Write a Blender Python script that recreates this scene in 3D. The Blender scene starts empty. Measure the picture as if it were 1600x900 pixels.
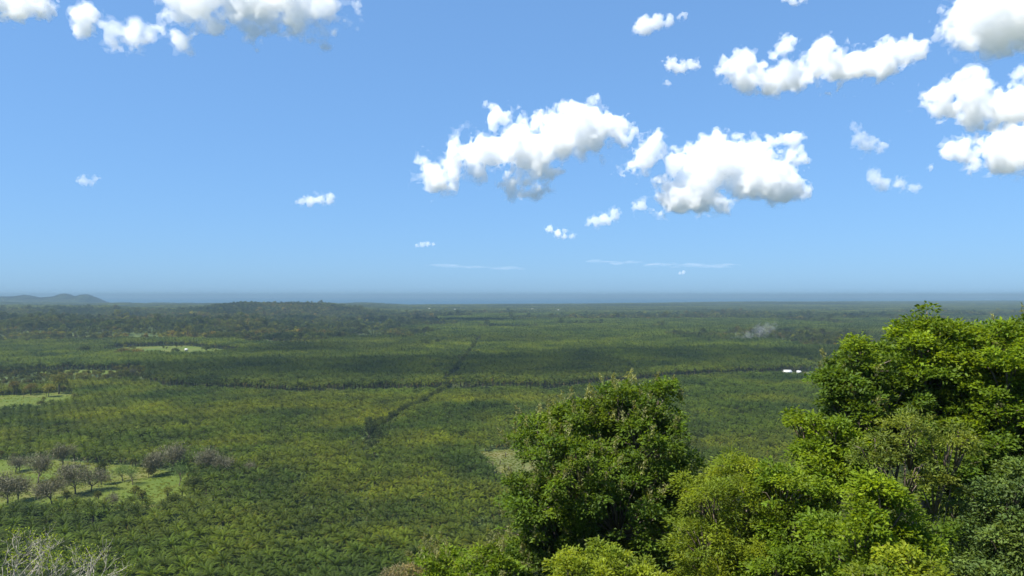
import bpy, math, random
import numpy as np

random.seed(7)
RNG = np.random.default_rng(7)
scene = bpy.context.scene
COL = scene.collection
R = math.radians

# ------------------------------------------------------------------ camera, sky, sun, exposure
HC = 115.0            # camera height above the plain, metres
F = 1142.0            # focal length in pixels of the 1600 px wide photograph
HZ = 460.5            # row of the true level line (the sea's edge lies about 3 px lower)
cam_d = bpy.data.cameras.new('camera')
cam_d.sensor_width = 36.0
cam_d.lens = F * 36.0 / 1600.0
cam_d.shift_y = (HZ - 450.0) / 1600.0
cam_d.clip_start = 0.5
cam_d.clip_end = 300000.0
cam = bpy.data.objects.new('camera', cam_d)
cam.location = (0, 0, HC)
cam.rotation_euler = (R(90), 0, 0)
COL.objects.link(cam)
scene.camera = cam

SUN_EL, SUN_AZ = 57.0, -120.0       # azimuth measured clockwise from the viewing direction (+Y)
world = bpy.data.worlds.new('World')
scene.world = world
world.use_nodes = True
wn = world.node_tree
bg = wn.nodes['Background']
sky = wn.nodes.new('ShaderNodeTexSky')
sky.sky_type = 'NISHITA'
sky.sun_disc = False
sky.sun_elevation = R(SUN_EL)
sky.sun_rotation = R(SUN_AZ)
sky.altitude = 0.0
sky.air_density = 1.0
sky.dust_density = 0.5
sky.ozone_density = 10.0
wb = wn.nodes.new('ShaderNodeMix'); wb.data_type = 'RGBA'; wb.blend_type = 'MULTIPLY'; wb.clamp_result = False
wb.inputs[0].default_value = 1.0; wb.inputs[7].default_value = (0.635, 1.01, 1.47, 1)     # the camera's cool white balance, whole sky
gm = wn.nodes.new('ShaderNodeGamma'); gm.inputs[1].default_value = 0.42                    # the camera's soft tone curve, whole sky
wn.links.new(sky.outputs[0], gm.inputs[0]); wn.links.new(gm.outputs[0], wb.inputs[6]); wn.links.new(wb.outputs[2], bg.inputs[0])
bg.inputs[1].default_value = 0.143

sun_d = bpy.data.lights.new('sun', 'SUN')
sun_d.energy = 5.0
sun_d.angle = R(0.53)
sun_d.color = (1.0, 0.955, 0.88)
sun = bpy.data.objects.new('sun', sun_d)
sun.rotation_euler = (R(90 - SUN_EL), 0, R(180 - SUN_AZ))
sun.location = (0, 0, 400)
COL.objects.link(sun)

scene.view_settings.view_transform = 'Standard'
scene.view_settings.look = 'None'
scene.view_settings.exposure = 1.1
scene.view_settings.gamma = 1.0
scene.view_settings.use_curve_mapping = False
cy = scene.cycles
cy.max_bounces = 28
cy.diffuse_bounces = 8
cy.glossy_bounces = 2
cy.transmission_bounces = 4
cy.volume_bounces = 26
cy.transparent_max_bounces = 8
cy.use_denoising = True
cy.caustics_reflective = False
cy.caustics_refractive = False

# ------------------------------------------------------------------ helpers
def at(px, py, d):
    """point seen at pixel (px, py) of the photograph, d metres ahead"""
    return np.array([(px - 800.0) / F * d, d, HC - (py - HZ) / F * d])

def gd(py, h=0.0):
    return (HC - h) * F / (py - HZ)

def gpt(px, py, h=0.0):
    d = gd(py, h)
    return np.array([(px - 800.0) / F * d, d])

_T = np.random.default_rng(11).random((64, 64, 64)).astype(np.float32) * 2 - 1
def noise3(x, y, z):
    xi = np.floor(x).astype(np.int64); yi = np.floor(y).astype(np.int64); zi = np.floor(z).astype(np.int64)
    fx = x - xi; fy = y - yi; fz = z - zi
    fx = fx * fx * (3 - 2 * fx); fy = fy * fy * (3 - 2 * fy); fz = fz * fz * (3 - 2 * fz)
    x0 = xi & 63; x1 = (xi + 1) & 63; y0 = yi & 63; y1 = (yi + 1) & 63; z0 = zi & 63; z1 = (zi + 1) & 63
    a = _T[x0, y0, z0] * (1 - fx) + _T[x1, y0, z0] * fx
    b = _T[x0, y1, z0] * (1 - fx) + _T[x1, y1, z0] * fx
    c = _T[x0, y0, z1] * (1 - fx) + _T[x1, y0, z1] * fx
    d = _T[x0, y1, z1] * (1 - fx) + _T[x1, y1, z1] * fx
    return (a * (1 - fy) + b * fy) * (1 - fz) + (c * (1 - fy) + d * fy) * fz

def fbm(x, y, z, octv=4, gain=0.5):
    s = 0; a = 1.0; k = 1.0
    for i in range(octv):
        s = s + a * noise3(x * k + 7.3 * i, y * k + 3.1 * i, z * k + 5.7 * i)
        a *= gain; k *= 2.03
    return s

def sstep(a, b, x):
    t = np.clip((x - a) / (b - a), 0, 1)
    return t * t * (3 - 2 * t)

def mesh_from(name, co, faces_flat, counts, mat=None, smooth=False, col=None):
    """co (n,3); faces_flat vertex indices; counts = verts per face (int or array)"""
    me = bpy.data.meshes.new(name)
    co = np.ascontiguousarray(co, dtype=np.float32)
    faces_flat = np.ascontiguousarray(faces_flat, dtype=np.int32).ravel()
    if np.isscalar(counts):
        n = len(faces_flat) // counts
        tot = np.full(n, counts, dtype=np.int32)
    else:
        tot = np.ascontiguousarray(counts, dtype=np.int32); n = len(tot)
    start = np.zeros(n, dtype=np.int32); start[1:] = np.cumsum(tot)[:-1]
    me.vertices.add(len(co)); me.vertices.foreach_set('co', co.ravel())
    me.loops.add(len(faces_flat)); me.loops.foreach_set('vertex_index', faces_flat)
    me.polygons.add(n); me.polygons.foreach_set('loop_start', start); me.polygons.foreach_set('loop_total', tot)
    if smooth:
        me.polygons.foreach_set('use_smooth', np.ones(n, dtype=bool))
    if col is not None:
        at_ = me.attributes.new('leafcol', 'FLOAT_COLOR', 'POINT')
        c4 = np.ones((len(co), 4), dtype=np.float32); c4[:, :3] = col
        at_.data.foreach_set('color', c4.ravel())
    me.update(calc_edges=True)
    if mat is not None:
        me.materials.append(mat)
    return me

def obj(name, me, parent=None, **props):
    o = bpy.data.objects.new(name, me)
    COL.objects.link(o)
    if parent is not None:
        o.parent = parent
    for k, v in props.items():
        o[k] = v
    return o

def tag(o, label, category, group=None):
    o['label'] = label; o['category'] = category
    if group: o['group'] = group
    return o

def empty(name, loc, rz=0.0, sc=1.0):
    o = bpy.data.objects.new(name, None)
    o.empty_display_size = 1.0
    COL.objects.link(o)
    o.location = loc; o.rotation_euler = (0, 0, rz); o.scale = (sc, sc, sc)
    return o

class MB:
    """collects tubes, quads and triangles into one mesh"""
    def __init__(s):
        s.v = []; s.f = []; s.c = []; s.n = 0
    def add(s, v, f, col=None):
        v = np.asarray(v, dtype=np.float32)
        s.v.append(v)
        for q in f:
            s.f.append([i + s.n for i in q])
        if col is not None:
            s.c.append(np.tile(np.asarray(col, np.float32), (len(v), 1)))
        s.n += len(v)
    def tube(s, pts, rad, sides=6):
        pts = np.asarray(pts, float); n = len(pts)
        vs = []
        for i in range(n):
            t = pts[min(i + 1, n - 1)] - pts[max(i - 1, 0)]
            t = t / (np.linalg.norm(t) + 1e-9)
            a = np.cross(t, (0.31, 0.9, 0.17)); a /= np.linalg.norm(a) + 1e-9
            b = np.cross(t, a)
            for k in range(sides):
                w = 2 * math.pi * k / sides
                vs.append(pts[i] + rad[i] * (a * math.cos(w) + b * math.sin(w)))
        fs = []
        for i in range(n - 1):
            for k in range(sides):
                k2 = (k + 1) % sides
                fs.append([i * sides + k, i * sides + k2, (i + 1) * sides + k2, (i + 1) * sides + k])
        fs.append(list(range((n - 1) * sides, n * sides)))
        fs.append(list(range(sides - 1, -1, -1)))
        s.add(vs, fs)
    def box(s, c, sz, rz=0.0):
        x, y, z = [q / 2 for q in sz]
        v = np.array([(-x, -y, -z), (x, -y, -z), (x, y, -z), (-x, y, -z), (-x, -y, z), (x, -y, z), (x, y, z), (-x, y, z)])
        cs, sn = math.cos(rz), math.sin(rz)
        v = np.stack([v[:, 0] * cs - v[:, 1] * sn, v[:, 0] * sn + v[:, 1] * cs, v[:, 2]], 1) + np.asarray(c)
        s.add(v, [[0, 3, 2, 1], [4, 5, 6, 7], [0, 1, 5, 4], [1, 2, 6, 5], [2, 3, 7, 6], [3, 0, 4, 7]])
    def mesh(s, name, mat, smooth=False):
        flat = [i for q in s.f for i in q]; cnt = [len(q) for q in s.f]
        col = np.concatenate(s.c) if s.c else None
        return mesh_from(name, np.concatenate(s.v), flat, cnt, mat, smooth, col)

# ------------------------------------------------------------------ materials
def new_mat(name):
    m = bpy.data.materials.new(name); m.use_nodes = True
    nt = m.node_tree
    for n in list(nt.nodes): nt.nodes.remove(n)
    out = nt.nodes.new('ShaderNodeOutputMaterial')
    return m, nt, out

def N(nt, typ, **kw):
    n = nt.nodes.new(typ)
    for k, v in kw.items():
        setattr(n, k, v)
    return n

def leaf_material(name, base, vary=0.35, trans=0.4, rough=0.5, use_col=True, tint=False, world_noise=None, spec=0.3):
    """thin leaf: diffuse / gloss plus light passing through; colour = base x per-leaf colour x per-plant tint"""
    m, nt, out = new_mat(name)
    L = nt.links.new
    rgb = N(nt, 'ShaderNodeRGB'); rgb.outputs[0].default_value = (*base, 1)
    cur = rgb.outputs[0]
    def mul(a, b):
        x = N(nt, 'ShaderNodeMix', data_type='RGBA', blend_type='MULTIPLY'); x.inputs[0].default_value = 1.0
        x.clamp_result = False
        L(a, x.inputs[6]); L(b, x.inputs[7]); return x.outputs[2]
    if use_col:
        a = N(nt, 'ShaderNodeAttribute', attribute_name='leafcol'); cur = mul(cur, a.outputs['Color'])
    if tint:
        a = N(nt, 'ShaderNodeAttribute', attribute_name='tint', attribute_type='INSTANCER'); cur = mul(cur, a.outputs['Color'])
    if world_noise:
        g = N(nt, 'ShaderNodeNewGeometry'); no = N(nt, 'ShaderNodeTexNoise'); no.inputs['Scale'].default_value = world_noise
        no.inputs['Detail'].default_value = 3
        L(g.outputs['Position'], no.inputs['Vector'])
        rp = N(nt, 'ShaderNodeValToRGB')
        rp.color_ramp.elements[0].position = 0.35; rp.color_ramp.elements[0].color = (1 - vary, 1 - vary * .8, 1 - vary * .4, 1)
        rp.color_ramp.elements[1].position = 0.68; rp.color_ramp.elements[1].color = (1 + vary * 1.3, 1 + vary, 1 - vary * .3, 1)
        L(no.outputs['Fac'], rp.inputs[0]); cur = mul(cur, rp.outputs[0])
    p = N(nt, 'ShaderNodeBsdfPrincipled')
    p.inputs['Roughness'].default_value = rough
    p.inputs['Specular IOR Level'].default_value = spec
    L(cur, p.inputs['Base Color'])
    t = N(nt, 'ShaderNodeBsdfTranslucent')
    tr = N(nt, 'ShaderNodeRGB'); tr.outputs[0].default_value = (1.35, 1.25, 0.5, 1)
    L(mul(cur, tr.outputs[0]), t.inputs[0])
    mx = N(nt, 'ShaderNodeMixShader'); mx.inputs[0].default_value = trans
    L(p.outputs[0], mx.inputs[1]); L(t.outputs[0], mx.inputs[2])
    L(mx.outputs[0], out.inputs[0])
    return m

def noise_material(name, c1, c2, scale=1.0, rough=0.85, c3=None, detail=5, bump=0.0, object_space=False, spec=0.2):
    m, nt, out = new_mat(name); L = nt.links.new
    if object_space:
        tc = N(nt, 'ShaderNodeTexCoord'); vec = tc.outputs['Object']
    else:
        g = N(nt, 'ShaderNodeNewGeometry'); vec = g.outputs['Position']
    no = N(nt, 'ShaderNodeTexNoise'); no.inputs['Scale'].default_value = scale; no.inputs['Detail'].default_value = detail
    no.inputs['Roughness'].default_value = 0.65
    L(vec, no.inputs['Vector'])
    rp = N(nt, 'ShaderNodeValToRGB'); e = rp.color_ramp.elements
    e[0].position = 0.36; e[0].color = (*c1, 1); e[1].position = 0.64; e[1].color = (*c2, 1)
    if c3:
        k = e.new(0.5); k.color = (*c3, 1)
    L(no.outputs['Fac'], rp.inputs[0])
    p = N(nt, 'ShaderNodeBsdfPrincipled'); p.inputs['Roughness'].default_value = rough
    p.inputs['Specular IOR Level'].default_value = spec
    L(rp.outputs[0], p.inputs['Base Color'])
    if bump:
        b = N(nt, 'ShaderNodeBump'); b.inputs['Strength'].default_value = bump
        L(no.outputs['Fac'], b.inputs['Height']); L(b.outputs[0], p.inputs['Normal'])
    L(p.outputs[0], out.inputs[0])
    return m

def volume_material(name, color, density, aniso=0.0, principled=False):
    m, nt, out = new_mat(name)
    if principled:
        v = N(nt, 'ShaderNodeVolumePrincipled')
        v.inputs['Density Attribute'].default_value = ''
        v.inputs['Color Attribute'].default_value = ''
        v.inputs['Temperature Attribute'].default_value = ''
    else:
        v = N(nt, 'ShaderNodeVolumeScatter')
    v.inputs['Color'].default_value = (*color, 1)
    v.inputs['Density'].default_value = density
    v.inputs['Anisotropy'].default_value = aniso
    nt.links.new(v.outputs[0], out.inputs['Volume'])
    return m

M = {}
M['ground'] = noise_material('plain_soil', (0.035, 0.055, 0.012), (0.085, 0.105, 0.025), 0.02, c3=(0.050, 0.075, 0.016), detail=8)
M['pasture'] = noise_material('pasture_grass', (0.056, 0.086, 0.008), (0.094, 0.094, 0.020), 0.022, c3=(0.070, 0.094, 0.0075), detail=8)
M['dry_grass'] = noise_material('dry_grass', (0.068, 0.082, 0.018), (0.112, 0.104, 0.036), 0.06, c3=(0.082, 0.092, 0.024), detail=8)
M['dirt_road'] = noise_material('dirt_road', (0.05, 0.06, 0.025), (0.10, 0.09, 0.05), 0.1)
M['palm'] = leaf_material('palm_frond', (0.048, 0.068, 0.0065), 0.45, 0.36, 0.65, spec=0.12, tint=True, world_noise=0.012)
M['wood_leaf'] = leaf_material('woodland_leaf', (0.064, 0.078, 0.018), 0.45, 0.30, 0.7, spec=0.12, tint=True, world_noise=0.008)
M['bark'] = noise_material('bark', (0.07, 0.05, 0.035), (0.17, 0.14, 0.10), 3.0, bump=0.3, object_space=True)
M['dark_bark'] = noise_material('dark_bark', (0.035, 0.028, 0.02), (0.09, 0.07, 0.05), 3.0, bump=0.3, object_space=True)
M['pale_bark'] = noise_material('pale_bark', (0.19, 0.175, 0.135), (0.40, 0.37, 0.30), 2.5, c3=(0.30, 0.275, 0.22), bump=0.2, object_space=True)
M['palm_trunk'] = noise_material('palm_trunk', (0.05, 0.04, 0.028), (0.12, 0.095, 0.06), 2.0, bump=0.4, object_space=True)
M['twig'] = leaf_material('dry_twig', (0.140, 0.134, 0.084), 0.3, 0.15, 0.8, tint=False)
M['roof'] = noise_material('white_sheet_roof', (0.42, 0.42, 0.41), (0.60, 0.60, 0.58), 0.8, rough=1.0)
M['house_wall'] = noise_material('house_wall', (0.34, 0.32, 0.28), (0.48, 0.46, 0.42), 0.5)
M['rust_roof'] = noise_material('rusty_roof', (0.22, 0.10, 0.07), (0.34, 0.18, 0.13), 0.6)
M['dark_open'] = noise_material('dark_opening', (0.03, 0.03, 0.03), (0.05, 0.05, 0.05), 1.0)

# ------------------------------------------------------------------ terrain
COAST_X = np.array([-40000, -9000, -5500, -4300, -1500, 0, 1700, 4100, 9700, 16000, 40000], float)
COAST_Y = np.array([12000, 9600, 8600, 8200, 8600, 9300, 10100, 12000, 14200, 16500, 22000], float)

def coast_y(x):
    return np.interp(x, COAST_X, COAST_Y) + 120 * noise3(x / 700.0, x * 0 + 3.3, x * 0)

def terrain(x, y):
    x = np.asarray(x, float); y = np.asarray(y, float)
    # the hill the drone hovers beside
    ridge = 90.0 - 0.10 * np.clip(-x - 5, 0, 200) + 3.0 * fbm(x / 45.0, y / 45.0, x * 0 + 1.5, 3)
    ridge = ridge * (1 - sstep(220, 420, np.abs(x + 0.3 * y)))
    fall = 1 - sstep(42, 245, y + 14 * noise3(x / 60.0, x * 0, x * 0 + 9.1))
    z = ridge * fall * (1 - sstep(200, 700, -y))
    # rolling wooded country on the far left
    lw = sstep(-150, -900, x + 0.14 * (y - 1500)) * sstep(1450, 2100, y)
    z = z + lw * (10 + 16 * fbm(x / 420.0, y / 420.0, x * 0 + 2.2, 3))
    def g(cx, cy_, sx, sy, a):
        return a * np.exp(-((x - cx) / sx) ** 2 - ((y - cy_) / sy) ** 2)
    z = z + g(-1330, 4000, 300, 450, 37) + g(-1010, 4100, 210, 400, 28) + g(-1600, 4100, 300, 500, 8)
    z = z + g(-2500, 4200, 900, 600, 16) + g(-3600, 4600, 700, 700, 16) + g(-3100, 3200, 500, 450, 18)
    z = z + g(-1900, 2600, 500, 350, 16) + g(-1350, 2000, 260, 190, 12) + g(-1750, 1950, 300, 200, 14)
    z = z + g(3300, 9500, 900, 500, 14) + g(-5000, 6600, 900, 700, 20)
    z = z + 1.2 * noise3(x / 900.0, y / 900.0, x * 0) * sstep(1700, 3500, y)
    # coast
    c = coast_y(x)
    z = z - 45 * sstep(0, 500, y - c) - 7 * sstep(-1500, 0, y - c)
    # headland beyond the beach on the far left
    hx = -5450.0
    prof = 80 + 12 * fbm(x / 500.0, x * 0 + 4.0, x * 0, 3)
    peaks = 56 * np.exp(-((x + 5820) / 85.0) ** 2) + 46 * np.exp(-((x + 5550) / 100.0) ** 2) + 30 * np.exp(-((x + 6330) / 70.0) ** 2) + 14 * np.exp(-((x + 5980) / 90.0) ** 2)
    prof = prof + peaks * np.exp(-((y - 9500) / 170.0) ** 2)
    edge = sstep(hx + 30, hx - 70, x)
    hz_ = prof * edge * np.exp(-((y - 9500) / 400.0) ** 4)
    z = np.maximum(z, hz_ - 10)
    return z

def axis(lo, hi, c0, c1, s0, grow):
    a = list(np.arange(c0, c1 + s0, s0)); s = s0
    while a[-1] < hi:
        s = min(s * grow, 3000); a.append(a[-1] + s)
    b = [a[0]]; s = s0
    while b[-1] > lo:
        s = min(s * grow, 3000); b.append(b[-1] - s)
    return np.array(sorted(set(b[1:] + a)))

gx = axis(-36000, 36000, -160, 140, 6.0, 1.035)
gy = axis(-20000, 24000, -60, 260, 6.0, 1.03)
# finer rows over the headland
gx = np.sort(np.concatenate([gx, np.arange(-6600, -5300, 26.0)]))
gy = np.sort(np.concatenate([gy, np.arange(9050, 9950, 45.0)]))
X, Y = np.meshgrid(gx, gy, indexing='ij')
Z = terrain(X, Y)
nx, ny = X.shape
ii = np.arange(nx * ny).reshape(nx, ny)
q = np.stack([ii[:-1, :-1], ii[1:, :-1], ii[1:, 1:], ii[:-1, 1:]], -1).reshape(-1)
ground = obj('ground', mesh_from('ground', np.stack([X, Y, Z], -1).reshape(-1, 3), q, 4, M['ground'], smooth=True), kind='structure')

# the sea: a sheet out to the horizon (38 km for this eye height)
SEA_Z = -6.0
m, nt, out = new_mat('sea_water')
p = N(nt, 'ShaderNodeBsdfPrincipled'); p.inputs['Base Color'].default_value = (0.012, 0.055, 0.095, 1)
p.inputs['Roughness'].default_value = 0.38; p.inputs['IOR'].default_value = 1.33
g_ = N(nt, 'ShaderNodeNewGeometry'); no = N(nt, 'ShaderNodeTexNoise'); no.inputs['Scale'].default_value = 0.02; no.inputs['Detail'].default_value = 6
nt.links.new(g_.outputs['Position'], no.inputs['Vector'])
b_ = N(nt, 'ShaderNodeBump'); b_.inputs['Strength'].default_value = 0.6; b_.inputs['Distance'].default_value = 4.0
nt.links.new(no.outputs['Fac'], b_.inputs['Height']); nt.links.new(b_.outputs[0], p.inputs['Normal'])
nt.links.new(p.outputs[0], out.inputs[0]); M['sea'] = m
ang = np.linspace(0, 2 * math.pi, 257)[:-1]
rad = [5000, 12000, 22000, 30000, 38000]
sv = np.concatenate([np.stack([r * np.sin(ang), r * np.cos(ang), np.full(256, SEA_Z)], 1) for r in rad])
sf = []
for k in range(len(rad) - 1):
    for i in range(256):
        j = (i + 1) % 256
        sf += [k * 256 + i, (k + 1) * 256 + i, (k + 1) * 256 + j, k * 256 + j]
obj('sea', mesh_from('sea', sv, sf, 4, M['sea']), kind='structure')

def sheet(name, poly, mat, z=0.06, jag=4.0, n=10):
    """a flat field laid on the plain, its outline given as pixels on the ground"""
    pts = [gpt(*p_) for p_ in poly]
    o_ = []
    for i in range(len(pts)):
        a, b = pts[i], pts[(i + 1) % len(pts)]
        for t in np.linspace(0, 1, n, endpoint=False):
            p_ = a + (b - a) * t
            o_.append(p_ + jag * np.array([float(noise3(*(np.array([v]) for v in (p_[0] / 12, p_[1] / 12, 1.0)))[0]), float(noise3(*(np.array([v]) for v in (p_[0] / 12, p_[1] / 12, 8.0)))[0])]))
    o_ = np.array(o_)
    zz = terrain(o_[:, 0], o_[:, 1]) + z
    return obj(name, mesh_from(name, np.column_stack([o_, zz]), list(range(len(o_))), [len(o_)], mat), kind='structure')

PASTURES = {
    'near': [(-60, 722), (60, 716), (200, 728), (292, 738), (300, 748), (286, 775), (262, 793), (160, 800), (60, 803), (-60, 812)],
    'clear': [(742, 706), (800, 703), (850, 706), (860, 730), (850, 756), (790, 752), (765, 735), (750, 718)],
    'strip': [(-60, 622), (20, 617), (118, 612), (120, 626), (60, 640), (-60, 648)],
    'house': [(150, 552), (190, 543), (290, 541), (385, 550), (330, 560), (240, 559)],
    'thin': [(36, 583), (110, 578), (182, 580), (182, 585), (90, 586)],
    'shed': [(1195, 585), (1230, 582), (1300, 583), (1340, 588), (1260, 590)],
}
for k, poly in PASTURES.items():
    sheet('dry_clearing' if k in ('clear', 'shed') else 'pasture', poly, M['dry_grass'] if k in ('clear', 'shed') else M['pasture'], jag=3 if k == 'near' else 5)

# the straight drainage ditch through the plantations, the gap's shade painted into its mud
M['ditch_shade_mud'] = noise_material('ditch_shade_mud', (0.014, 0.018, 0.010), (0.032, 0.036, 0.020), 0.15, rough=1.0, spec=0.0)
ty = np.arange(540, 1900, 20.0); tx = -80 - 36 * sstep(900, 560, ty)
dv_ = np.concatenate([np.stack([tx - 2.8, ty, 0 * ty + 0.05], 1), np.stack([tx + 2.8, ty, 0 * ty + 0.05], 1)]); nd = len(ty)
dv_[:, 2] += terrain(dv_[:, 0], dv_[:, 1])
obj('ditch', mesh_from('ditch', dv_, np.stack([np.arange(nd - 1), np.arange(nd - 1) + nd, np.arange(1, nd) + nd, np.arange(1, nd)], 1), 4, M['ditch_shade_mud']), kind='structure')

def inside(poly, x, y):
    pts = np.array([gpt(*p_) for p_ in poly]); r = np.zeros(len(x), bool)
    j = len(pts) - 1
    for i in range(len(pts)):
        xi, yi = pts[i]; xj, yj = pts[j]
        c = ((yi > y) != (yj > y)) & (x < (xj - xi) * (y - yi) / (yj - yi + 1e-12) + xi)
        r ^= c; j = i
    return r

# ------------------------------------------------------------------ plant builders
def leaf_quads(pos, dirs, length, width, col=None, fold=0.18):
    """one folded two-triangle leaf per row; returns co, faces, colours"""
    n = len(pos)
    d = dirs / (np.linalg.norm(dirs, axis=1, keepdims=True) + 1e-9)
    up = np.tile([0, 0, 1.0], (n, 1)) + RNG.normal(0, 0.45, (n, 3))
    s = np.cross(d, up); s /= np.linalg.norm(s, axis=1, keepdims=True) + 1e-9
    nn = np.cross(s, d)
    L_ = np.asarray(length).reshape(-1, 1); W = np.asarray(width).reshape(-1, 1)
    a = pos
    b = pos + d * L_ * 0.45 + s * W * 0.5 + nn * W * fold
    c = pos + d * L_ - nn * L_ * 0.12
    e = pos + d * L_ * 0.45 - s * W * 0.5 + nn * W * fold
    co = np.stack([a, b, c, e], 1).reshape(-1, 3)
    i = np.arange(n) * 4
    f = np.stack([i, i + 1, i + 2, i, i + 2, i + 3], 1).reshape(-1)
    cc = None if col is None else np.repeat(col, 4, axis=0)
    return co, f, cc

def palm_mesh(name, nf, nl, flen, seed, wide=0.34, far=False):
    r = np.random.default_rng(seed)
    co = []; fc = []; cl = []; n0 = 0
    for k in range(nf):
        az = k * 2.39996 + r.uniform(-0.2, 0.2)
        t0 = (k + 0.5) / nf                        # 0 = young upright spear, 1 = old drooping frond
        el = R(82 - 88 * t0 ** 0.8 + r.uniform(-7, 7))
        L_ = flen * (0.72 + 0.36 * min(1, t0 * 1.8)) * r.uniform(0.9, 1.08)
        seg = nl + 1
        t = np.linspace(0, 1, seg)
        bend = R(55 + 35 * t0) * r.uniform(0.85, 1.2)
        e_ = el - bend * t ** 1.4
        dh = np.cos(e_) * L_ / nl; dz = np.sin(e_) * L_ / nl
        h = np.concatenate([[0], np.cumsum(dh[:-1])]) + 0.25; zz = np.concatenate([[0], np.cumsum(dz[:-1])])
        ca, sa = math.cos(az), math.sin(az)
        pts = np.stack([h * ca, h * sa, zz], 1)
        side = np.array([-sa, ca, 0])
        c0 = np.array([1, 1, 1]) * r.uniform(0.75, 1.25) * (np.array([1.25, 1.05, .7]) if r.random() < 0.12 else 1)
        if t0 > 0.93 and r.random() < 0.5: c0 = np.array([1.6, 0.95, 1.4])       # dead brown frond
        tw = 0.155 * flen * np.sin(np.pi * np.clip(t * 0.86 + 0.12, 0, 1)) ** 0.7
        for sgn in (-1, 1):
            for i in range(nl):
                p0, p1 = pts[i], pts[i + 1]
                fw = p1 - p0
                tip = (p0 + p1) / 2 + fw * (1.0 if not far else 0.6) + side * sgn * tw[i] - np.array([0, 0, 1]) * tw[i] * r.uniform(0.25, 0.75)
                co += [p0, p1 + fw * 0.05, tip]; fc += [n0, n0 + 1, n0 + 2]; n0 += 3
                cl += [c0] * 3
    return mesh_from(name, np.array(co), fc, 3, M['palm'], col=np.array(cl))

def palm_trunk_mesh(name, h, seed):
    r = np.random.default_rng(seed); b = MB()
    zs = np.linspace(-0.4, h, 6)
    b.tube([(r.normal(0, .04), r.normal(0, .04), z) for z in zs], [0.48, 0.40, 0.36, 0.36, 0.42, 0.5], 8)
    return b.mesh(name, M['palm_trunk'])

def merge(parts, name, mats):
    """parts: list of (mesh, offset) -> one mesh with the materials in order"""
    cos = []; fl = []; cnt = []; mi = []; col = []; n0 = 0
    for k, (me, off) in enumerate(parts):
        c = np.zeros(len(me.vertices) * 3, np.float32); me.vertices.foreach_get('co', c); c = c.reshape(-1, 3) + np.asarray(off, np.float32)
        l = np.zeros(len(me.loops), np.int32); me.loops.foreach_get('vertex_index', l)
        t = np.zeros(len(me.polygons), np.int32); me.polygons.foreach_get('loop_total', t)
        a = me.attributes.get('leafcol'); c4 = np.ones(len(me.vertices) * 4, np.float32)
        if a: a.data.foreach_get('color', c4)
        cos.append(c); fl.append(l + n0); cnt.append(t); mi.append(np.full(len(t), k, np.int32)); col.append(c4.reshape(-1, 4)[:, :3]); n0 += len(c)
    me = mesh_from(name, np.concatenate(cos), np.concatenate(fl), np.concatenate(cnt), None, col=np.concatenate(col))
    for m_ in mats: me.materials.append(m_)
    me.polygons.foreach_set('material_index', np.concatenate(mi))
    return me

def blob_tree_mesh(name, n, h, w, seed, mat, lobes=7, leaf=0.9, trunk=True, colvar=0.25, narrow=1.0):
    """a mid-distance broadleaf tree: clumps of leaf sprays round several lobes, plus a forked trunk"""
    r = np.random.default_rng(seed)
    cs = []; rs = []
    for k in range(lobes):
        a = r.uniform(0, 2 * math.pi); q_ = r.uniform(0.15, 0.6) * w / 2
        cs.append([q_ * math.cos(a), q_ * math.sin(a), h * r.uniform(0.48, 0.80)]); rs.append(w * r.uniform(0.20, 0.33))
    cs.append([0, 0, h * 0.78]); rs.append(w * 0.27)
    cs = np.array(cs); rs = np.array(rs)
    k = r.integers(0, len(cs), n)
    dv = r.normal(0, 1, (n, 3)); dv /= np.linalg.norm(dv, axis=1, keepdims=True)
    dv[:, 2] = np.where(dv[:, 2] < -0.35, -dv[:, 2] * 0.6, dv[:, 2])
    pos = cs[k] + dv * (rs[k] * r.uniform(0.55, 1.08, n) ** 0.6)[:, None]
    pos[:, 2] = np.minimum(pos[:, 2], h)
    lc = (r.uniform(0.7, 1.3, len(cs)))[k] * r.uniform(1 - colvar, 1 + colvar, n)
    col = np.stack([lc * r.uniform(0.9, 1.15, n), lc, lc * 0.95], 1)
    d = dv + r.normal(0, 0.6, (n, 3))
    co, f, cc = leaf_quads(pos, d, leaf * r.uniform(0.7, 1.4, n), leaf * r.uniform(0.5, 0.9, n), col)
    crown = mesh_from(name + '_crown', co, f, 3, mat, col=cc)
    b = MB(); tw = 0.02 * h + 0.08
    b.tube([(0, 0, -0.5), (0.1, 0, h * 0.25), (0, 0.1, h * 0.5)], [tw * 1.2, tw, tw * 0.7], 6)
    for c in cs[:6]:
        b.tube([(0.03, 0.03, h * 0.3), c * 0.6 + np.array([0, 0, h * 0.2]), c], [tw * .6, tw * .4, tw * .15], 4)
    tr = b.mesh(name + '_trunk', M['bark'])
    return crown, tr

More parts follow.
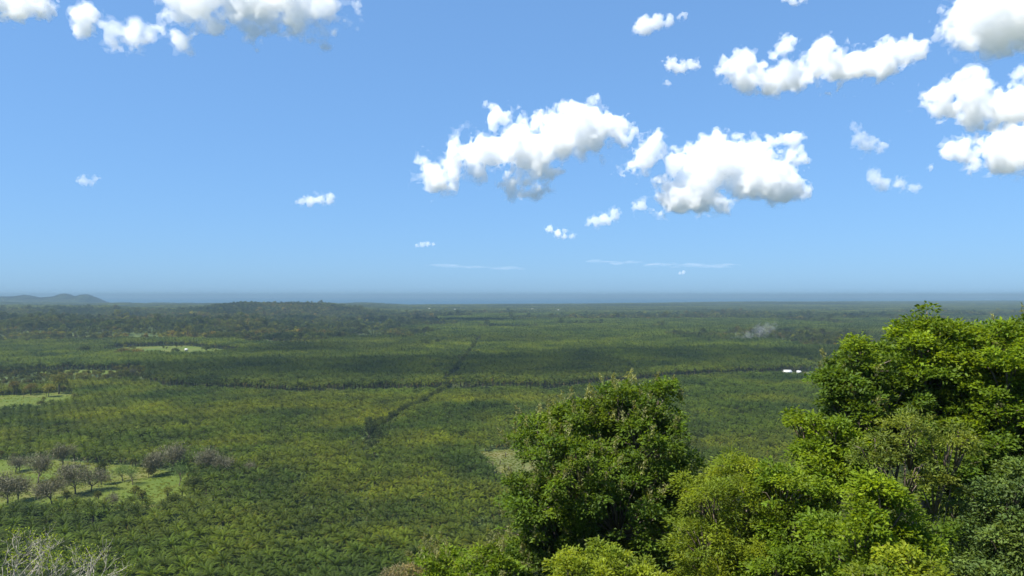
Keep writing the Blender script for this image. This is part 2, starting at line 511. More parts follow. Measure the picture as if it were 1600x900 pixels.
def twig_tree_mesh(name, h, w, seed, leaf_mat, leaf_col=(1, 1, 1), n_leaf=500):
    """leafless or thin-leaved dry-season tree: forked limbs, sprays of fine twigs"""
    r = np.random.default_rng(seed); b = MB(); tips = []
    def grow(p, d, L_, rad, lev):
        pts = [p]; q_ = p.copy(); dd = d.copy()
        for i in range(3):
            dd = dd + r.normal(0, 0.13, 3) + np.array([0, 0, 0.06]); dd /= np.linalg.norm(dd)
            q_ = q_ + dd * L_ / 3; pts.append(q_.copy())
        b.tube(pts, [rad, rad * .85, rad * .7, rad * .5], 5 if lev < 2 else 3)
        if lev >= 3:
            tips.append((pts[2], dd)); tips.append((pts[3], dd)); return
        for i in range(3 if lev else 4):
            a = r.uniform(0, 2 * math.pi); sp = r.uniform(0.35, 0.85)
            nd = dd + sp * np.array([math.cos(a), math.sin(a), r.uniform(-0.1, 0.35)]) * (w / h) * 1.4
            nd /= np.linalg.norm(nd)
            grow(pts[r.integers(2, 4)], nd, L_ * r.uniform(0.6, 0.82), rad * 0.5, lev + 1)
    grow(np.array([0, 0, -0.4]), np.array([0, 0, 1.0]), h * 0.24, 0.020 * h, 0)
    tr = b.mesh(name + '_limbs', M['bark'])
    P_ = np.array([t[0] for t in tips]); D_ = np.array([t[1] for t in tips])
    k = r.integers(0, len(P_), n_leaf)
    pos = P_[k] + r.normal(0, 0.075 * h, (n_leaf, 3))
    d = D_[k] + r.normal(0, 0.5, (n_leaf, 3))
    lv = r.uniform(0.6, 1.4, n_leaf)
    col = np.asarray(leaf_col)[None] * lv[:, None]
    co, f, cc = leaf_quads(pos, d, 0.075 * h * r.uniform(0.6, 1.3, n_leaf), 0.009 * h * r.uniform(0.7, 1.5, n_leaf), col)
    return mesh_from(name + '_crown', co, f, 3, leaf_mat, col=cc), tr

# prototypes (kept in unlinked collections, drawn only through instances)
def proto_collection(name, meshes):
    c = bpy.data.collections.new(name)
    for i, me in enumerate(meshes):
        o = bpy.data.objects.new('%s_kind_%02d' % (name, i), me); c.objects.link(o)
    return c

def scatter(name, pts, yaw, scl, kind, tint, protos, label=None, category=None):
    """one object whose points carry instanced plants"""
    me = bpy.data.meshes.new(name)
    pts = np.ascontiguousarray(pts, np.float32)
    me.vertices.add(len(pts)); me.vertices.foreach_set('co', pts.ravel())
    def attr(nm, typ, val, key='value'):
        a = me.attributes.new(nm, typ, 'POINT'); a.data.foreach_set(key, np.ascontiguousarray(val).ravel())
    attr('yaw', 'FLOAT', yaw.astype(np.float32)); attr('scl', 'FLOAT', scl.astype(np.float32)); attr('kindex', 'INT', kind.astype(np.int32))
    t4 = np.ones((len(pts), 4), np.float32); t4[:, :3] = tint
    attr('tint', 'FLOAT_COLOR', t4, 'color')
    me.update()
    o = obj(name, me, kind='stuff')
    if label: o['label'] = label
    if category: o['category'] = category
    ng = bpy.data.node_groups.new(name + '_nodes', 'GeometryNodeTree')
    ng.interface.new_socket('Geometry', in_out='INPUT', socket_type='NodeSocketGeometry')
    ng.interface.new_socket('Geometry', in_out='OUTPUT', socket_type='NodeSocketGeometry')
    gi = ng.nodes.new('NodeGroupInput'); go = ng.nodes.new('NodeGroupOutput')
    ci = ng.nodes.new('GeometryNodeCollectionInfo'); ci.inputs['Collection'].default_value = protos
    ci.inputs['Separate Children'].default_value = True; ci.inputs['Reset Children'].default_value = True
    iop = ng.nodes.new('GeometryNodeInstanceOnPoints'); iop.inputs['Pick Instance'].default_value = True
    def na(nm, typ):
        n = ng.nodes.new('GeometryNodeInputNamedAttribute'); n.data_type = typ; n.inputs['Name'].default_value = nm; return n.outputs[0]
    cx = ng.nodes.new('ShaderNodeCombineXYZ')
    er = ng.nodes.new('FunctionNodeEulerToRotation')
    k = ng.links.new
    k(na('yaw', 'FLOAT'), cx.inputs[2]); k(cx.outputs[0], er.inputs[0]); k(er.outputs[0], iop.inputs['Rotation'])
    k(na('scl', 'FLOAT'), iop.inputs['Scale']); k(na('kindex', 'INT'), iop.inputs['Instance Index'])
    k(gi.outputs[0], iop.inputs['Points']); k(ci.outputs[0], iop.inputs['Instance']); k(iop.outputs[0], go.inputs[0])
    md = o.modifiers.new('plants', 'NODES'); md.node_group = ng
    return o

palm_crowns = [palm_mesh('palm_crown_%d' % i, 30, 11, 5.6, 40 + i) for i in range(5)]
palm_trunks = [palm_trunk_mesh('palm_trunk_%d' % i, h, 60 + i) for i, h in enumerate((3.6, 4.4, 5.0, 4.0, 4.8))]
PT_H = (3.6, 4.4, 5.0, 4.0, 4.8)
palm_far = []
for i in range(5):
    c = palm_mesh('palm_far_crown_%d' % i, 22, 6, 5.8, 80 + i, far=True)
    palm_far.append(merge([(c, (0, 0, PT_H[i])), (palm_trunks[i], (0, 0, 0))], 'palm_far_%d' % i, [M['palm'], M['palm_trunk']]))
PROTO_PALM = proto_collection('palm_protos', palm_far)
tall = []
for i, h in enumerate((8.5, 10.0, 9.2, 11.0)):
    tk = palm_trunk_mesh('palm_tall_trunk_%d' % i, h, 90 + i)
    c = palm_mesh('palm_tall_crown_%d' % i, 22, 6, 6.2, 95 + i, far=True)
    tall.append(merge([(c, (0, 0, h)), (tk, (0, 0, 0))], 'palm_tall_%d' % i, [M['palm'], M['palm_trunk']]))
PROTO_TALL = proto_collection('palm_tall_protos', tall)

wood = []
for i in range(6):
    h = (14, 17, 12, 19, 15, 10)[i]; w = (11, 12, 10, 13, 9, 9)[i]
    wood.append(blob_tree_mesh('wood_%d' % i, 330, h, w, 120 + i, M['wood_leaf'], leaf=1.25))
PROTO_WOOD = proto_collection('wood_protos', [merge([(c, (0, 0, 0)), (t, (0, 0, 0))], 'wood_tree_%d' % i, [M['wood_leaf'], M['bark']]) for i, (c, t) in enumerate(wood)])

# patches of closed canopy for the country beyond four kilometres
def canopy_patch(name, seed, size=130.0, ntree=110):
    r = np.random.default_rng(seed); pos = []; col = []
    for k in range(ntree):
        cx_, cy_ = r.uniform(-size / 2, size / 2, 2); h = r.uniform(8, 15); w = r.uniform(4, 7); c0 = r.uniform(0.7, 1.3)
        n = 22; dv = r.normal(0, 1, (n, 3)); dv /= np.linalg.norm(dv, axis=1, keepdims=True); dv[:, 2] = np.abs(dv[:, 2])
        pos.append(np.array([cx_, cy_, h - 5]) + dv * np.array([w, w, 5.0])); col.append(np.full((n, 3), c0) * r.uniform(0.85, 1.15, (n, 1)))
    pos = np.concatenate(pos); col = np.concatenate(col); n = len(pos)
    co, f, cc = leaf_quads(pos, r.normal(0, 1, (n, 3)) * np.array([1, 1, .5]), r.uniform(3.0, 5.5, n), r.uniform(2.2, 3.6, n), col)
    return mesh_from(name, co, f, 3, M['wood_leaf'], col=cc)
PROTO_PATCH = proto_collection('canopy_protos', [canopy_patch('canopy_patch_%d' % i, 200 + i) for i in range(4)])

# ------------------------------------------------------------------ plantation layout
BX = [gpt(*p_) for p_ in [(-400, 640), (0, 606), (120, 598), (215, 595), (262, 607), (380, 612), (460, 616), (560, 613), (700, 612), (800, 608), (860, 612), (960, 601), (1040, 593), (1120, 588), (1290, 581), (1600, 572), (2200, 560)]]
BXu = np.array([p_[0] / p_[1] for p_ in BX]); BXd = np.array([p_[1] for p_ in BX])
def edge_d(x, y):
    """distance ahead at which the tall dark plantation begins"""
    return np.interp(x / np.maximum(y, 1), BXu, BXd)

def hexgrid(s, x0, x1, y0, y1, rot=0.0):
    ys = np.arange(y0, y1, s * 0.866)
    out_ = []
    for j, yy in enumerate(ys):
        xs = np.arange(x0 + (s / 2 if j % 2 else 0), x1, s)
        out_.append(np.stack([xs, np.full(len(xs), yy)], 1))
    g = np.concatenate(out_)
    c, s_ = math.cos(rot), math.sin(rot)
    return np.stack([g[:, 0] * c - g[:, 1] * s_, g[:, 0] * s_ + g[:, 1] * c], 1)

def wedge(x, y, pad=80):
    return (np.abs(x) < 0.92 * y + pad) & (y > 225)

def road_gap(x, y):
    xr = -80 - 36 * sstep(900, 560, y) - 0.0
    return (np.abs(x - xr) < np.where(y > 880, 7.5, 6.0)) & (y > 560) & (y < 1900)

def woods_mask(x, y):
    """left-hand rolling country and rough strips: broadleaf trees instead of palms"""
    u = x / np.maximum(y, 1)
    left = (y > 1560 + 250 * noise3(x / 300.0, y / 300.0, x * 0)) & (x < -330 + 0.02 * y + 160 * noise3(x / 260.0, y / 260.0, x * 0 + 5))
    far = (y > 3100) & (noise3(x / 420.0, y / 420.0, x * 0 + 17) > 0.12)
    mid = (y > 1500) & (noise3(x / 240.0, y / 240.0, x * 0 + 31) > 0.52)
    return left | far | mid

def open_mask(x, y):
    r = np.zeros(len(x), bool)
    for poly in PASTURES.values(): r |= inside(poly, x, y)
    return r

# A: the younger bright plantation in front
g = hexgrid(7.5, -1300, 1300, 200, 1400, 0.06)
x, y = g[:, 0], g[:, 1]
e = edge_d(x, y)
keep = wedge(x, y) & (y < e - 14) & ~open_mask(x, y) & ~road_gap(x, y)
keep &= terrain(x, y) < 6
keep &= ~((y > 520) & (y < 640) & (np.abs(x + 108 + (y - 560) * 0.2) < 5))
keep &= RNG.random(len(x)) > 0.035
x, y = x[keep], y[keep]
x = x + RNG.normal(0, 0.4, len(x)); y = y + RNG.normal(0, 0.4, len(y))
z = terrain(x, y)
ns = len(x)
scl = RNG.uniform(0.78, 1.10, ns) * (1 + 0.16 * noise3(x / 45.0, y / 45.0, x * 0)) * np.where(RNG.random(ns) < 0.06, 0.6, 1.0)
yel = np.clip(0.42 + 0.9 * fbm(x / 70.0, y / 70.0, x * 0 + 40, 3) + 0.35 * np.exp(-((x + 230) / 260.0) ** 2 - ((y - 700) / 130.0) ** 2), 0, 1)      # an older, yellower block of palms
tint = np.stack([0.84 + 0.62 * yel, 0.96 + 0.36 * yel, 0.9 - 0.15 * yel], 1) * RNG.uniform(0.64, 1.34, (ns, 1))
kind = RNG.integers(0, 5, ns); yaw = RNG.uniform(0, 6.283, ns)
# the 300 that show largest: visible in the frame, not behind the trees on the hill
px = 800 + F * x / y; py = HZ + F * (HC - 6) / y
seen = (px > -25) & (px < 800 - 40 * (py > 700)) & (py < 915) & ~((px < 150) & (py > 850))
order = np.argsort(np.where(seen, y, 1e9))[:300]
single = np.zeros(ns, bool); single[order] = True
first = None
for k in np.where(single)[0]:
    o = empty('oil_palm', (x[k], y[k], z[k]), yaw[k], scl[k])
    tag(o, 'oil palm with arching green fronds in the front rows along the bottom edge', 'palm tree', 'front rows of oil palms')
    kd = int(kind[k])
    t = obj('trunk', palm_trunks[kd], o)
    c = obj('crown', palm_crowns[kd], o); c.location = (0, 0, PT_H[kd])
    c['tint'] = [float(v) for v in tint[k]]
r_ = ~single
scatter('oil_palm_plantation', np.stack([x, y, z], 1)[r_], yaw[r_], scl[r_], kind[r_], tint[r_], PROTO_PALM,
        'bright green oil palm plantation filling the middle of the plain')

# B and C: tall dark plantations further out
g1 = hexgrid(8.0, -1900, 2200, 800, 1750, -0.05)
g2 = hexgrid(10.2, -4000, 4000, 1750, 4200, 0.03)
g = np.concatenate([g1, g2]); x, y = g[:, 0], g[:, 1]
e = edge_d(x, y)
keep = wedge(x, y) & (y > e + 9) & ~open_mask(x, y) & ~road_gap(x, y) & ~woods_mask(x, y)
keep &= ~((np.abs((y - 1750)) < 9)) & ~(np.abs(y - 2500 - 0.1 * x) < 12) & ~(np.abs(x - 420 - 0.05 * y) < 8)
u = x / y
rough = (x < -380) & (y < e + 140) & (u > -0.80) & (u < -0.50)
keep &= ~rough
keep &= RNG.random(len(x)) > 0.015
x, y = x[keep], y[keep]
x = x + RNG.normal(0, 1.5, len(x)); y = y + RNG.normal(0, 1.5, len(y)); z = terrain(x, y); ns = len(x)
scl = RNG.uniform(0.82, 1.18, ns) * np.where(y > 1750, 1.2, 1.0)
yel = np.clip(0.4 + 0.9 * fbm(x / 260.0, y / 160.0, x * 0 + 60, 3), 0, 1)
bxi = np.floor((x + 0.12 * y) / 310.0).astype(int); byi = np.floor((y - 0.08 * x) / 230.0).astype(int)
blk = np.random.default_rng(77).uniform(0.74, 1.24, (64, 64))[bxi % 64, byi % 64][:, None]
tint = blk * np.stack([0.96 + 0.26 * yel, 1.04 + 0.18 * yel, 1.5 - 0.1 * yel], 1) * RNG.uniform(0.85, 1.15, (ns, 1))
scatter('oil_palm_plantation', np.stack([x, y, z], 1), RNG.uniform(0, 6.283, ns), scl, RNG.integers(0, 4, ns), tint, PROTO_TALL,
        'tall dark green palm plantation stretching towards the coast')
print('palms B/C', ns)

# woodland
g = hexgrid(9.5, -4000, 4000, 1300, 4300, 0.2)
x, y = g[:, 0], g[:, 1]
keep = wedge(x, y) & woods_mask(x, y) & ~open_mask(x, y) & (terrain(x, y) > -3)
den = fbm(x / 130.0, y / 130.0, x * 0 + 21, 3)
keep &= (den > -0.55) | (y > 3400)
keep &= RNG.random(len(x)) > 0.18
x, y = x[keep], y[keep]
x = x + RNG.normal(0, 2.4, len(x)); y = y + RNG.normal(0, 2.4, len(y)); z = terrain(x, y); ns = len(x)
v = fbm(x / 160.0, y / 160.0, x * 0 + 77, 3); br = RNG.random(ns) < np.clip(0.06 + 0.35 * (v - 0.2), 0.03, 0.5)
tint = np.stack([0.85 + 0.35 * np.clip(v, -.6, .8), 0.9 + 0.2 * np.clip(v, -.6, .8), 0.9 + 0 * v], 1) * RNG.uniform(0.55, 1.5, (ns, 1))
lt = RNG.random(ns) < 0.07
tint[lt] *= np.array([1.6, 1.45, .9])
tint[br] *= np.array([1.3, .95, 1.25])
scatter('woodland', np.stack([x, y, z], 1), RNG.uniform(0, 6.283, ns), (RNG.uniform(0.5, 1.1, ns) * (1 + 0.45 * np.clip(fbm(x / 60.0, y / 60.0, x * 0 + 13, 2), -1, 1)) * np.where(RNG.random(ns) < 0.05, 1.6, 1.0)), RNG.integers(0, 6, ns), tint, PROTO_WOOD,
        'mixed broadleaf woodland on the rolling country behind the plantations')
print('wood', ns)

# far canopy out to the coast and over the headland
xs = []
for d0, d1, s in ((4150, 6500, 105.0), (6500, 14500, 125.0)):
    g = hexgrid(s, -14000, 14000, d0, d1); xs.append(g)
g = np.concatenate(xs); x, y = g[:, 0], g[:, 1]
zz = terrain(x, y)
keep = (np.abs(x) < 0.92 * y + 200) & (zz > -3.0) & ~((x < -5250) & (y > 8750))
x, y = x[keep], y[keep]; z = terrain(x, y) - 2; ns = len(x)
v = fbm(x / 700.0, y / 350.0, x * 0 + 90, 3)
tint = 1.2 * np.stack([0.9 + 0.3 * v, 0.95 + 0.25 * v, 1.0 + 0 * v], 1) * RNG.uniform(0.8, 1.2, (ns, 1))
scatter('distant_forest', np.stack([x, y, z], 1), RNG.integers(0, 6, ns) * 1.0472, RNG.uniform(0.95, 1.1, ns), RNG.integers(0, 4, ns), np.clip(tint, 0.3, 2), PROTO_PATCH,
        'hazy forest canopy running out to the shore')

# trees on the headland, few and large enough to give it a ragged crest
g = hexgrid(15.0, -8600, -5330, 9050, 9950)
x, y = g[:, 0], g[:, 1]; zz = terrain(x, y)
keep = (zz > -2) & (x > -0.92 * y - 150); x, y = x[keep], y[keep]
x = x + RNG.normal(0, 4, len(x)); y = y + RNG.normal(0, 4, len(y)); z = terrain(x, y); ns = len(x)
tint = np.ones((ns, 3)) * RNG.uniform(0.18, 0.42, (ns, 1))  # cloud shade over the headland painted in as a low tint
HEAD_TOP = float(z.max()) + 20.0
scatter('headland_forest', np.stack([x, y, z - 3], 1), RNG.uniform(0, 6.28, ns), RNG.uniform(0.85, 1.2, ns), RNG.integers(0, 6, ns), tint, PROTO_WOOD, 'forest tinted dark for cloud shade, covering the peaked headland beyond the beach')

# grass tussocks that roughen the pastures
def tussock(name, seed):
    r = np.random.default_rng(seed); n = 34
    a = r.uniform(0, 6.283, n); q_ = r.uniform(0, .55, n) ** .8
    pos = np.stack([q_ * np.cos(a), q_ * np.sin(a), np.full(n, -.05)], 1)
    d = np.stack([np.cos(a) * .6, np.sin(a) * .6, np.ones(n)], 1) + r.normal(0, .2, (n, 3))
    co, f, cc = leaf_quads(pos, d, r.uniform(.35, .8, n), r.uniform(.10, .2, n), np.ones((n, 3)) * r.uniform(.7, 1.3, (n, 1)))
    return mesh_from(name, co, f, 3, M['grass_blade'], col=cc)
M['grass_blade'] = leaf_material('grass_blade', (0.085, 0.112, 0.012), trans=0.4, rough=0.7, tint=True, spec=0.1)
PROTO_GRASS = proto_collection('grass_protos', [tussock('tussock_%d' % i, 700 + i) for i in range(4)])
gp = []
for k_, n_ in (('near', 3200), ('clear', 900), ('strip', 1500), ('house', 1300)):
    P_ = np.array([gpt(*p_) for p_ in PASTURES[k_]]); lo_, hi_ = P_.min(0), P_.max(0)
    q_ = RNG.uniform(lo_, hi_, (n_ * 2, 2)); q_ = q_[inside(PASTURES[k_], q_[:, 0], q_[:, 1])]
    dn = fbm(q_[:, 0] / 14.0, q_[:, 1] / 14.0, q_[:, 0] * 0 + 3, 3)
    q_ = q_[dn > RNG.uniform(-0.9, 0.5, len(q_))][:n_]; gp.append(q_)
gp = np.concatenate(gp); ns = len(gp)
yl = np.clip(0.5 + fbm(gp[:, 0] / 25.0, gp[:, 1] / 25.0, gp[:, 0] * 0 + 9, 3), 0, 1)[:, None]
tint = (np.array([1.25, 1.4, 1.0]) * (1 - yl) + np.array([2.2, 1.75, 2.4]) * yl) * RNG.uniform(0.6, 1.25, (ns, 1))
scatter('grass', np.column_stack([gp, terrain(gp[:, 0], gp[:, 1])]), RNG.uniform(0, 6.28, ns), RNG.uniform(.4, 1.15, ns), RNG.integers(0, 4, ns), tint, PROTO_GRASS, 'rough tussocky grass over the open pastures')

# rough bushes between the pale grass strip and the tall palms at left
g = hexgrid(8.0, -900, -330, 780, 1150); x, y = g[:, 0], g[:, 1]; u = x / y
keep = (u > -0.78) & (u < -0.50) & (y > edge_d(x, y) - 30) & (y < edge_d(x, y) + 140) & ~open_mask(x, y) & (RNG.random(len(x)) > 0.35)
x, y = x[keep] + RNG.normal(0, 2, keep.sum()), y[keep] + RNG.normal(0, 2, keep.sum())
ex = []
for k_, n_ in (('house', 45), ('strip', 18), ('near', 16), ('shed', 8)):
    P_ = np.array([gpt(*p_) for p_ in PASTURES[k_]]); c_ = P_.mean(0)
    i_ = RNG.integers(0, len(P_), n_); t_ = RNG.uniform(0, 1, (n_, 1)); q_ = P_[i_] * (1 - t_) + P_[(i_ + 1) % len(P_)] * t_
    ex.append(q_ + (c_ - q_) * (RNG.random((n_, 1)) ** 2.2 * 0.6))
ty = RNG.uniform(515, 640, 30); ex.append(np.stack([-108 - (ty - 560) * 0.2 + RNG.normal(0, 3, 30), ty], 1))
ex = np.concatenate(ex); x = np.concatenate([x, ex[:, 0]]); y = np.concatenate([y, ex[:, 1]])
z = terrain(x, y); ns = len(x)
tint = np.array([1.15, 1.1, 1.1]) * RNG.uniform(0.6, 1.3, (ns, 1)) * np.where(RNG.random((ns, 1)) < .25, np.array([[1.15, .92, 1.15]]), 1)
tint[-30:] = np.array([0.75, 0.85, 0.9])
scatter('rough_scrub', np.stack([x, y, z], 1), RNG.uniform(0, 6.28, ns), RNG.uniform(.35, .75, ns), RNG.integers(0, 6, ns), tint, PROTO_WOOD, 'olive and brown scrub around the pale grass strip at left')

# scrub lining the drainage ditch, the gap's shade painted in as a dark tint
y = np.arange(590, 1650, 3.2); x = -80 - 36 * sstep(900, 560, y) + RNG.normal(0, 1.6, len(y)); y = y + RNG.normal(0, 1.5, len(y)); ns = len(x)
tint = np.array([0.62, 0.72, 0.80]) * RNG.uniform(0.7, 1.2, (ns, 1))
scatter('ditch_scrub', np.column_stack([x, y, terrain(x, y)]), RNG.uniform(0, 6.28, ns), RNG.uniform(.42, .62, ns) * np.where(y > 880, 1.35, 1.0), RNG.integers(0, 6, ns), tint, PROTO_WOOD, 'line of scrub tinted dark for the shaded gap, along the straight ditch through the palms')

# ------------------------------------------------------------------ clouds: closed billowing bodies filled with scattering droplets
def surface_net(f, cell, origin):
    """closed quad surface round f > 0 on a regular grid"""
    s = f > 0
    nx, ny, nz = f.shape
    cnt = np.zeros((nx - 1, ny - 1, nz - 1), np.float32); acc = np.zeros((nx - 1, ny - 1, nz - 1, 3), np.float32)
    def cn(a, dx, dy, dz): return a[dx:nx - 1 + dx, dy:ny - 1 + dy, dz:nz - 1 + dz]
    for ax in range(3):
        for i in (0, 1):
            for j in (0, 1):
                o0 = [0, 0, 0]; o1 = [0, 0, 0]
                oth = [k for k in range(3) if k != ax]
                o0[oth[0]] = o1[oth[0]] = i; o0[oth[1]] = o1[oth[1]] = j; o1[ax] = 1
                a = cn(f, *o0); b = cn(f, *o1); c = (a > 0) != (b > 0)
                t = np.where(c, a / (a - b + 1e-12), 0)
                cnt += c
                acc[..., oth[0]] += c * i; acc[..., oth[1]] += c * j; acc[..., ax] += t * c
    del a, b, c, t
    act = cnt > 0
    idx = -np.ones(act.shape, np.int64); idx[act] = np.arange(act.sum())
    base = np.argwhere(act)
    co = (base + acc[act] / cnt[act][:, None]) * cell + origin
    quads = []
    for ax in range(3):
        oth = [k for k in range(3) if k != ax]
        sl0 = [slice(1, -1)] * 3; sl1 = [slice(1, -1)] * 3
        sl0[ax] = slice(0, -1); sl1[ax] = slice(1, None)
        a = s[tuple(sl0)]; b = s[tuple(sl1)]; e = np.argwhere(a != b)
        fl = a[a != b]
        g = e.copy()
        for k in oth: g[:, k] += 1
        def cell_at(du, dv):
            h = g.copy(); h[:, oth[0]] -= du; h[:, oth[1]] -= dv
            return idx[h[:, 0], h[:, 1], h[:, 2]]
        qd = np.stack([cell_at(0, 0), cell_at(1, 0), cell_at(1, 1), cell_at(0, 1)], 1)
        flip = fl if ax != 1 else ~fl
        qd[~flip] = qd[~flip][:, ::-1]
        quads.append(qd)
    return co, np.concatenate(quads)

M['cloud'] = {}
def cloud(label, blobs, base_alt=1000.0, dist=None, cell=2.5, rough=0.95, dens=0.052, flat=True, wisp=True, name='cloud', seed=0, squash=1.0, shift=0.0, freq=1.0, color=(1, 1, 1), stretch=1.0):
    b = np.array(blobs, float)
    pyb = (b[:, 1] + b[:, 2]).max()
    D = dist or (base_alt - HC) * F / (HZ - pyb)
    s = D / F
    pc = np.array([b[:, 0].mean(), b[:, 1].mean()])
    c = np.stack([(b[:, 0] - pc[0]) / stretch, np.zeros(len(b)), -(b[:, 1] - pc[1])], 1)
    rr = b[:, 2]
    r = np.random.default_rng(int(abs(b[0, 0]) * 7 + 13 + seed))
    c[:, 1] = r.uniform(-0.5, 0.5, len(b)) * rr
    pad = rr.max() * 0.55 + 6
    lo = (c - rr[:, None]).min(0) - pad; hi = (c + rr[:, None]).max(0) + pad
    n = np.ceil((hi - lo) / cell).astype(int) + 1
    ax = [lo[k] + cell * np.arange(n[k]) for k in range(3)]
    Xg, Yg, Zg = [a_.astype(np.float32) for a_ in np.meshgrid(*ax, indexing='ij')]
    sd = np.full(Xg.shape, 1e6, np.float32)
    for ci, ri in zip(c, rr):
        q_ = np.sqrt((Xg - ci[0]) ** 2 + (Yg - ci[1]) ** 2 + ((Zg - ci[2]) / squash) ** 2) - ri
        h = np.clip(0.5 + 0.5 * (sd - q_) / (0.3 * ri), 0, 1)
        sd = sd * (1 - h) + q_ * h - 0.3 * ri * h * (1 - h)
    rm = np.median(rr) * 1.1
    o1 = r.uniform(0, 60, 3)
    k = freq / (rm * 0.9)
    band = (sd < 1.5 * rm) & (sd > -1.3 * rm)
    xb, yb, zb_ = Xg[band] * k, Yg[band] * k, Zg[band] * k
    nz = np.zeros(Xg.shape, np.float32); nz[band] = fbm(xb + o1[0], yb + o1[1], zb_ + o1[2], 5, 0.68)
    f = -sd + rough * rm * nz - 0.12 * rm
    if flat:
        zb = (c[:, 2] - rr).min() * 0.92
        f = np.minimum(f, (Zg - zb) + 0.25 * rm * nz + 2)
    def closed(f_):
        f_[0] = f_[-1] = -1; f_[:, 0] = f_[:, -1] = -1; f_[:, :, 0] = f_[:, :, -1] = -1
        return f_
    origin = lo
    key = (round(dens / s, 6), color)
    def vm(dn):
        kk = (round(dn, 7), color)
        if kk not in M['cloud']:
            M['cloud'][kk] = volume_material('cloud_droplets', color, dn, 0.0)
        return M['cloud'][kk]
    co, qd = surface_net(closed(f.copy()), cell, origin)
    xs = np.array([s * stretch, s, s])
    o = obj(name, mesh_from(name, co * xs, qd, 4, vm(dens / s)))
    loc = at(pc[0], pc[1], D); loc[1] += shift
    o.location = loc
    if wisp:
        b2 = band[::2, ::2, ::2]; h_ = f[::2, ::2, ::2]
        n2 = np.zeros(h_.shape, np.float32); n2[b2] = fbm(Xg[::2, ::2, ::2][b2] * k * 2.1 + 3, Yg[::2, ::2, ::2][b2] * k * 2.1, Zg[::2, ::2, ::2][b2] * k * 2.1, 3, 0.6)
        co, qd = surface_net(closed(h_ + 0.20 * rm + 0.42 * rm * n2), cell * 2, origin)
        w = obj('cloud_fringe', mesh_from('cloud_fringe', co * xs, qd, 4, vm(dens * 0.36 / s)), o)
    return tag(o, label, 'cloud', 'clouds in the blue sky')

cloud('long ragged white cloud sloping up to a rounded head, right of centre',
      [(680, 274, 20), (705, 264, 18), (735, 252, 24), (770, 242, 26), (800, 228, 30), (835, 226, 34), (870, 212, 36), (905, 200, 32), (940, 202, 26), (962, 200, 16), (785, 188, 11), (768, 196, 9), (815, 288, 13), (838, 300, 8), (845, 245, 22)], rough=1.0)
cloud('big heaped white cloud with a grey hollow in its flat base',
      [(985, 262, 13), (1005, 250, 16), (1022, 232, 13), (1060, 262, 20), (1090, 262, 25), (1115, 252, 32), (1150, 252, 32), (1180, 272, 36), (1215, 290, 28), (1240, 300, 12), (1060, 308, 28), (1090, 302, 30), (1033, 322, 11), (1110, 318, 18), (1228, 242, 18), (1232, 222, 7), (1195, 226, 7), (1005, 316, 5), (1033, 278, 8)], rough=1.0)
cloud('long lumpy white cloud bar rising to the right, high in the sky',
      [(1140, 108, 10), (1158, 104, 18), (1175, 122, 18), (1210, 122, 22), (1240, 108, 24), (1280, 100, 25), (1310, 104, 24), (1345, 98, 24), (1380, 92, 23), (1405, 82, 17), (1422, 76, 11), (1220, 78, 9), (1238, 76, 7)], rough=1.0)
cloud('small white cloud with a tail pointing right, near the top edge',
      [(1008, 38, 15), (1025, 36, 12), (1045, 32, 8), (1060, 27, 5), (1070, 24, 4), (995, 48, 6)], rough=0.5, cell=1.2)
cloud('small torn white cloud below the tailed one',
      [(1048, 100, 10), (1062, 106, 9), (1080, 102, 7), (1042, 130, 5), (1088, 100, 5)], rough=0.8, dens=0.06, cell=1.1)
cloud('broad white cloud with a beak-like left end at the right edge, upper of two',
      [(1475, 160, 19), (1510, 160, 27), (1545, 166, 29), (1585, 162, 28), (1625, 165, 36), (1458, 152, 8)], rough=1.0)
cloud('fluffy white cloud at the right edge, just under the beaked one',
      [(1497, 242, 16), (1535, 245, 19), (1580, 236, 28), (1630, 222, 42)], rough=1.0)
cloud('faint torn wisp of cloud left of the fluffy pair at the right edge',
      [(1342, 215, 10), (1355, 224, 12), (1372, 230, 9), (1335, 200, 5)], rough=0.9, dens=0.022, cell=1.1, flat=False)
cloud('thin drawn-out cloud streak with a brighter left end, right side',
      [(1365, 279, 11), (1385, 285, 10), (1405, 289, 9), (1430, 294, 6)], rough=0.7, dens=0.03, cell=1.1, flat=False)
cloud('large bright cloud filling the top right corner',
      [(1560, 15, 55), (1620, 0, 80), (1530, -5, 36), (1575, 60, 22), (1512, 72, 9), (1484, 44, 9), (1500, 60, 7)], rough=0.95, dens=0.03)
cloud('widest white cloud along the top edge, with torn puffs hanging on its left',
      [(320, -8, 42), (400, -5, 46), (455, 0, 42), (512, 22, 28), (262, -14, 30), (210, 52, 13), (238, 46, 15), (270, 54, 15), (283, 66, 9), (176, 48, 11), (340, -50, 40), (430, -50, 40)], rough=0.9, dens=0.03)
cloud('small upright white puff left of the widest cloud',
      [(133, 24, 19), (130, 44, 14), (122, 54, 6)], rough=0.4, cell=1.2)
cloud('white cloud cut off by the top left corner',
      [(15, -8, 25), (48, 2, 18), (-25, -6, 30)], rough=1.0)
cloud('small flat white cloud alone in the left half of the sky',
      [(472, 316, 6), (484, 313, 9), (500, 311, 9), (516, 310, 8), (463, 318, 4)], rough=0.45, cell=0.8)
cloud('small white cloud like an upturned boot under the big heaped cloud',
      [(920, 348, 6), (932, 347, 8), (945, 343, 10), (958, 334, 9)], rough=0.45, cell=0.8)
cloud('small torn white puff lower left of the boot-shaped cloud',
      [(859, 358, 6), (870, 365, 7), (882, 367, 6), (892, 368, 4)], rough=0.6, cell=0.7, dens=0.07)
cloud('tiny thin white cloud low over the middle of the sea',
      [(652, 383, 3), (660, 382, 4.5), (668, 381, 4), (676, 382, 3)], rough=0.6, cell=0.6, dens=0.06)
